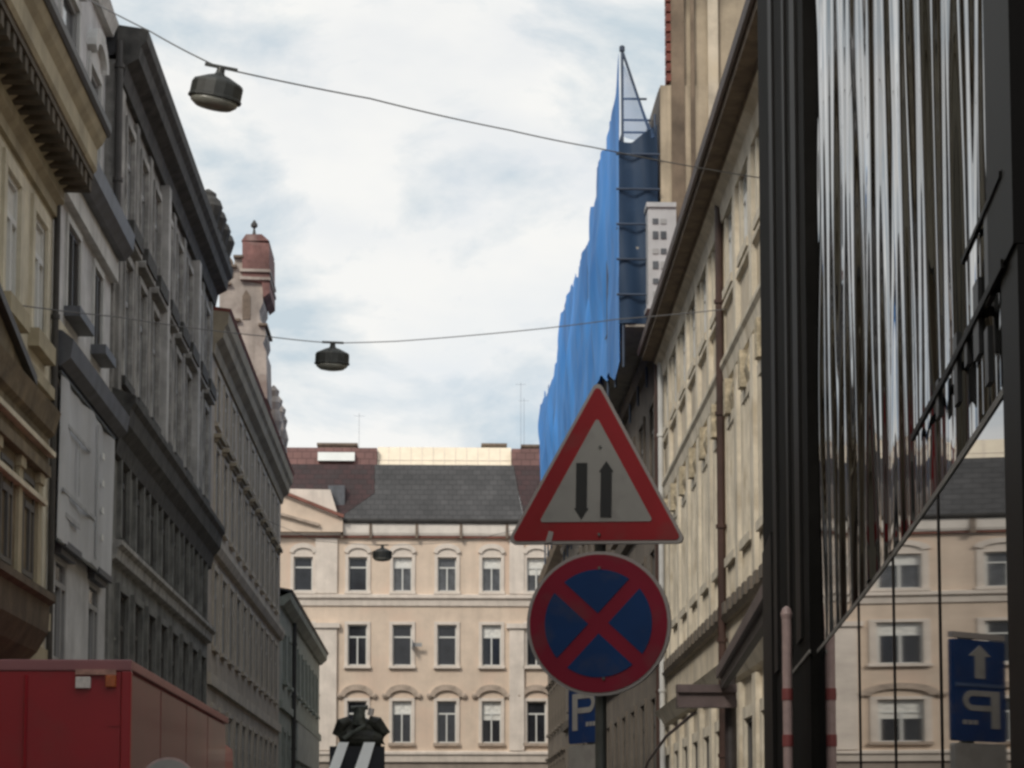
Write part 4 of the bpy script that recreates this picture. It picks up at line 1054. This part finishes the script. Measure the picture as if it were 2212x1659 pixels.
part('ram', mb, M['crane_ram'], CT)
mb = MB(); mb.tube([P3(800, 1545), P3(803, 1530)], .07, 10); part('beacon', mb, M['lamp_white'], CT)
for yy in (cz+1.6, cz+2.8, cz+7.4):
    for xx in (cx0, cx1):
        mb = MB(); mb.lathe([(.2, -.14), (.46, -.14), (.48, 0), (.46, .14), (.2, .14)], (xx, yy, .48), 20, mtx=Matrix.Rotation(R(90), 3, 'Y')); part('wheel', mb, M['rubber'], CT)

# ------------------------------------------------------------------ HANGING STREET LAMPS AND THEIR CABLES
def street_lamp(px, py, Y, w, tilt, label, yawz=0):
    """px, py: the point where the lamp hangs from its cable"""
    c = at(px, py, Y)
    t = thing('hanging_street_lamp', label, 'street lamp', tuple(c), 'street lamps hung on cables over the street')
    k = w/.6
    m = Matrix.Rotation(yawz, 3, 'Z') @ Matrix.Rotation(tilt, 3, 'Y')
    def loc(prof, n, sx, sy, z=0): return MB().lathe([(r*k, zz*k) for r, zz in prof], c, n, sx, sy, m)
    part('housing', loc([(.07, -.085), (.14, -.11), (.285, -.18), (.30, -.21), (.30, -.35), (.312, -.36), (.312, -.385), (.29, -.39)], 16, 1, .62), M['lum'], t)
    part('diffuser', loc([(.282, -.388), (.27, -.43), (.21, -.475), (.1, -.495), (.02, -.498)], 16, 1, .62), M['diffuser'], t, smooth=True)
    part('neck', loc([(.045, 0), (.05, -.06), (.075, -.1)], 12, 1, 1), M['lum'], t)
    mb = MB(); v = m @ Vector((.19*k, 0, 0)); mb.bar(c-v+Vector((0, 0, .01)), c+v+Vector((0, 0, .01)), .03*k, .035*k); part('cable_clamp', mb, M['lum'], t)
    return c
l1 = street_lamp(478, 147, 26, .60, R(11), 'nearest and largest dark street lamp on the slanting cable')
l2 = street_lamp(719, 741, 41.7, .62, R(2), 'dark street lamp on the level cable in mid sky')
l3 = street_lamp(826, 1178, 71, .6, R(0), 'far street lamp in front of the pink facade')
def cable(name, pts, label, r=.012):
    ps = []
    for i in range(len(pts)-1):
        a, b = Vector(pts[i]), Vector(pts[i+1]); L = (b-a).length
        for k in range(10):
            f = k/10; p = a.lerp(b, f); p.z -= .004*L*4*f*(1-f)*1.0; ps.append(p)
    ps.append(Vector(pts[-1]))
    solo(name, MB().tube(ps, r, 6), M['cable'], label, 'cable', smooth=True)
cable('lamp_cable', [at(150, -25, 31.5), at(325, 68, 28.6), at(447, 133, 26.4), at(478, 147, 26), at(800, 213, 28), at(1100, 281, 31), at(1280, 318, 33), at(1640, 384, 36.2)], 'slanting cable over the street carrying the nearest lamp', .009)
cable('lamp_cable', [at(6, 654, 30.9), at(250, 684, 34), at(580, 727, 39.4), at(719, 741, 41.7), at(860, 737, 41.5), at(1160, 711, 41), at(1330, 690, 40.8), at(1568, 668, 40.4)], 'level cable crossing at mid height carrying the second lamp', .009)
e1 = at(826, 1178, 71); cable('lamp_cable', [(-5.75, 70.6, 11.6), e1+Vector((-2, 0, .12)), e1, e1+Vector((2.5, 0, .12)), (5.6, 71.4, 12.0)], 'thin far cable before the pink building carrying the third lamp', .008)
# small white wall lamp on the black house
wl = at(246, 1381, 41.9); t = thing('wall_lamp', 'small white globe lamp on the black house above the truck', 'lamp', tuple(wl))
part('globe', MB().lathe([(.01, -.08), (.06, -.055), (.085, 0), (.06, .055), (.01, .08)], wl, 12), M['diffuser'], t, smooth=True)
part('bracket', MB().bar(wl+Vector((0, 0, .09)), Vector((-5.8, wl.y, wl.z+.14)), .03), M['gutter'], t)

# ------------------------------------------------------------------ LIGHT
SUN_AZ, SUN_EL = R(212), R(38)       # compass style: from +Y clockwise
sd = Vector((math.sin(SUN_AZ)*math.cos(SUN_EL), math.cos(SUN_AZ)*math.cos(SUN_EL), math.sin(SUN_EL)))
ld = bpy.data.lights.new('sun', 'SUN'); ld.energy = 2.1; ld.angle = R(12); ld.color = (1, .93, .82)
lo = bpy.data.objects.new('sun', ld); COL.objects.link(lo); lo.rotation_euler = (-sd).to_track_quat('-Z', 'Y').to_euler()
lo.location = (0, 0, 60)
W_ = bpy.data.worlds.new('World'); S.world = W_; W_.use_nodes = True
nt = W_.node_tree; nt.nodes.clear(); N = nt.nodes.new; L = nt.links.new
out = N('ShaderNodeOutputWorld'); bg1 = N('ShaderNodeBackground'); bg2 = N('ShaderNodeBackground'); mx = N('ShaderNodeMixShader')
sky = N('ShaderNodeTexSky'); sky.sky_type = 'NISHITA'; sky.sun_disc = False; sky.sun_elevation = SUN_EL; sky.sun_rotation = SUN_AZ
L(sky.outputs[0], bg1.inputs[0]); bg1.inputs[1].default_value = .13
tc = N('ShaderNodeTexCoord'); mp = N('ShaderNodeMapping'); mp.inputs['Scale'].default_value = (1, 1, 2.1); mp.inputs['Location'].default_value = (.3, .1, .55)
L(tc.outputs['Generated'], mp.inputs[0])
n1 = N('ShaderNodeTexNoise'); n1.inputs['Scale'].default_value = 9; n1.inputs['Detail'].default_value = 8; n1.inputs['Roughness'].default_value = .58; n1.inputs['Distortion'].default_value = .35
L(mp.outputs[0], n1.inputs['Vector'])
n2 = N('ShaderNodeTexNoise'); n2.inputs['Scale'].default_value = 4.2; n2.inputs['Detail'].default_value = 6
L(mp.outputs[0], n2.inputs['Vector'])
cr = N('ShaderNodeValToRGB'); cr.color_ramp.elements[0].position = .36; cr.color_ramp.elements[1].position = .54
cr.color_ramp.elements[0].color = (.58, .67, .73, 1); cr.color_ramp.elements[1].color = (.93, .93, .91, 1)
L(n1.outputs['Fac'], cr.inputs[0]); L(cr.outputs[0], bg2.inputs[0]); bg2.inputs[1].default_value = 1.0
r2 = N('ShaderNodeMapRange'); r2.inputs[1].default_value = .30; r2.inputs[2].default_value = .46; r2.inputs[3].default_value = .72; r2.inputs[4].default_value = 1.0
L(n2.outputs['Fac'], r2.inputs[0])
L(r2.outputs[0], mx.inputs[0]); L(bg1.outputs[0], mx.inputs[1]); L(bg2.outputs[0], mx.inputs[2]); L(mx.outputs[0], out.inputs[0])
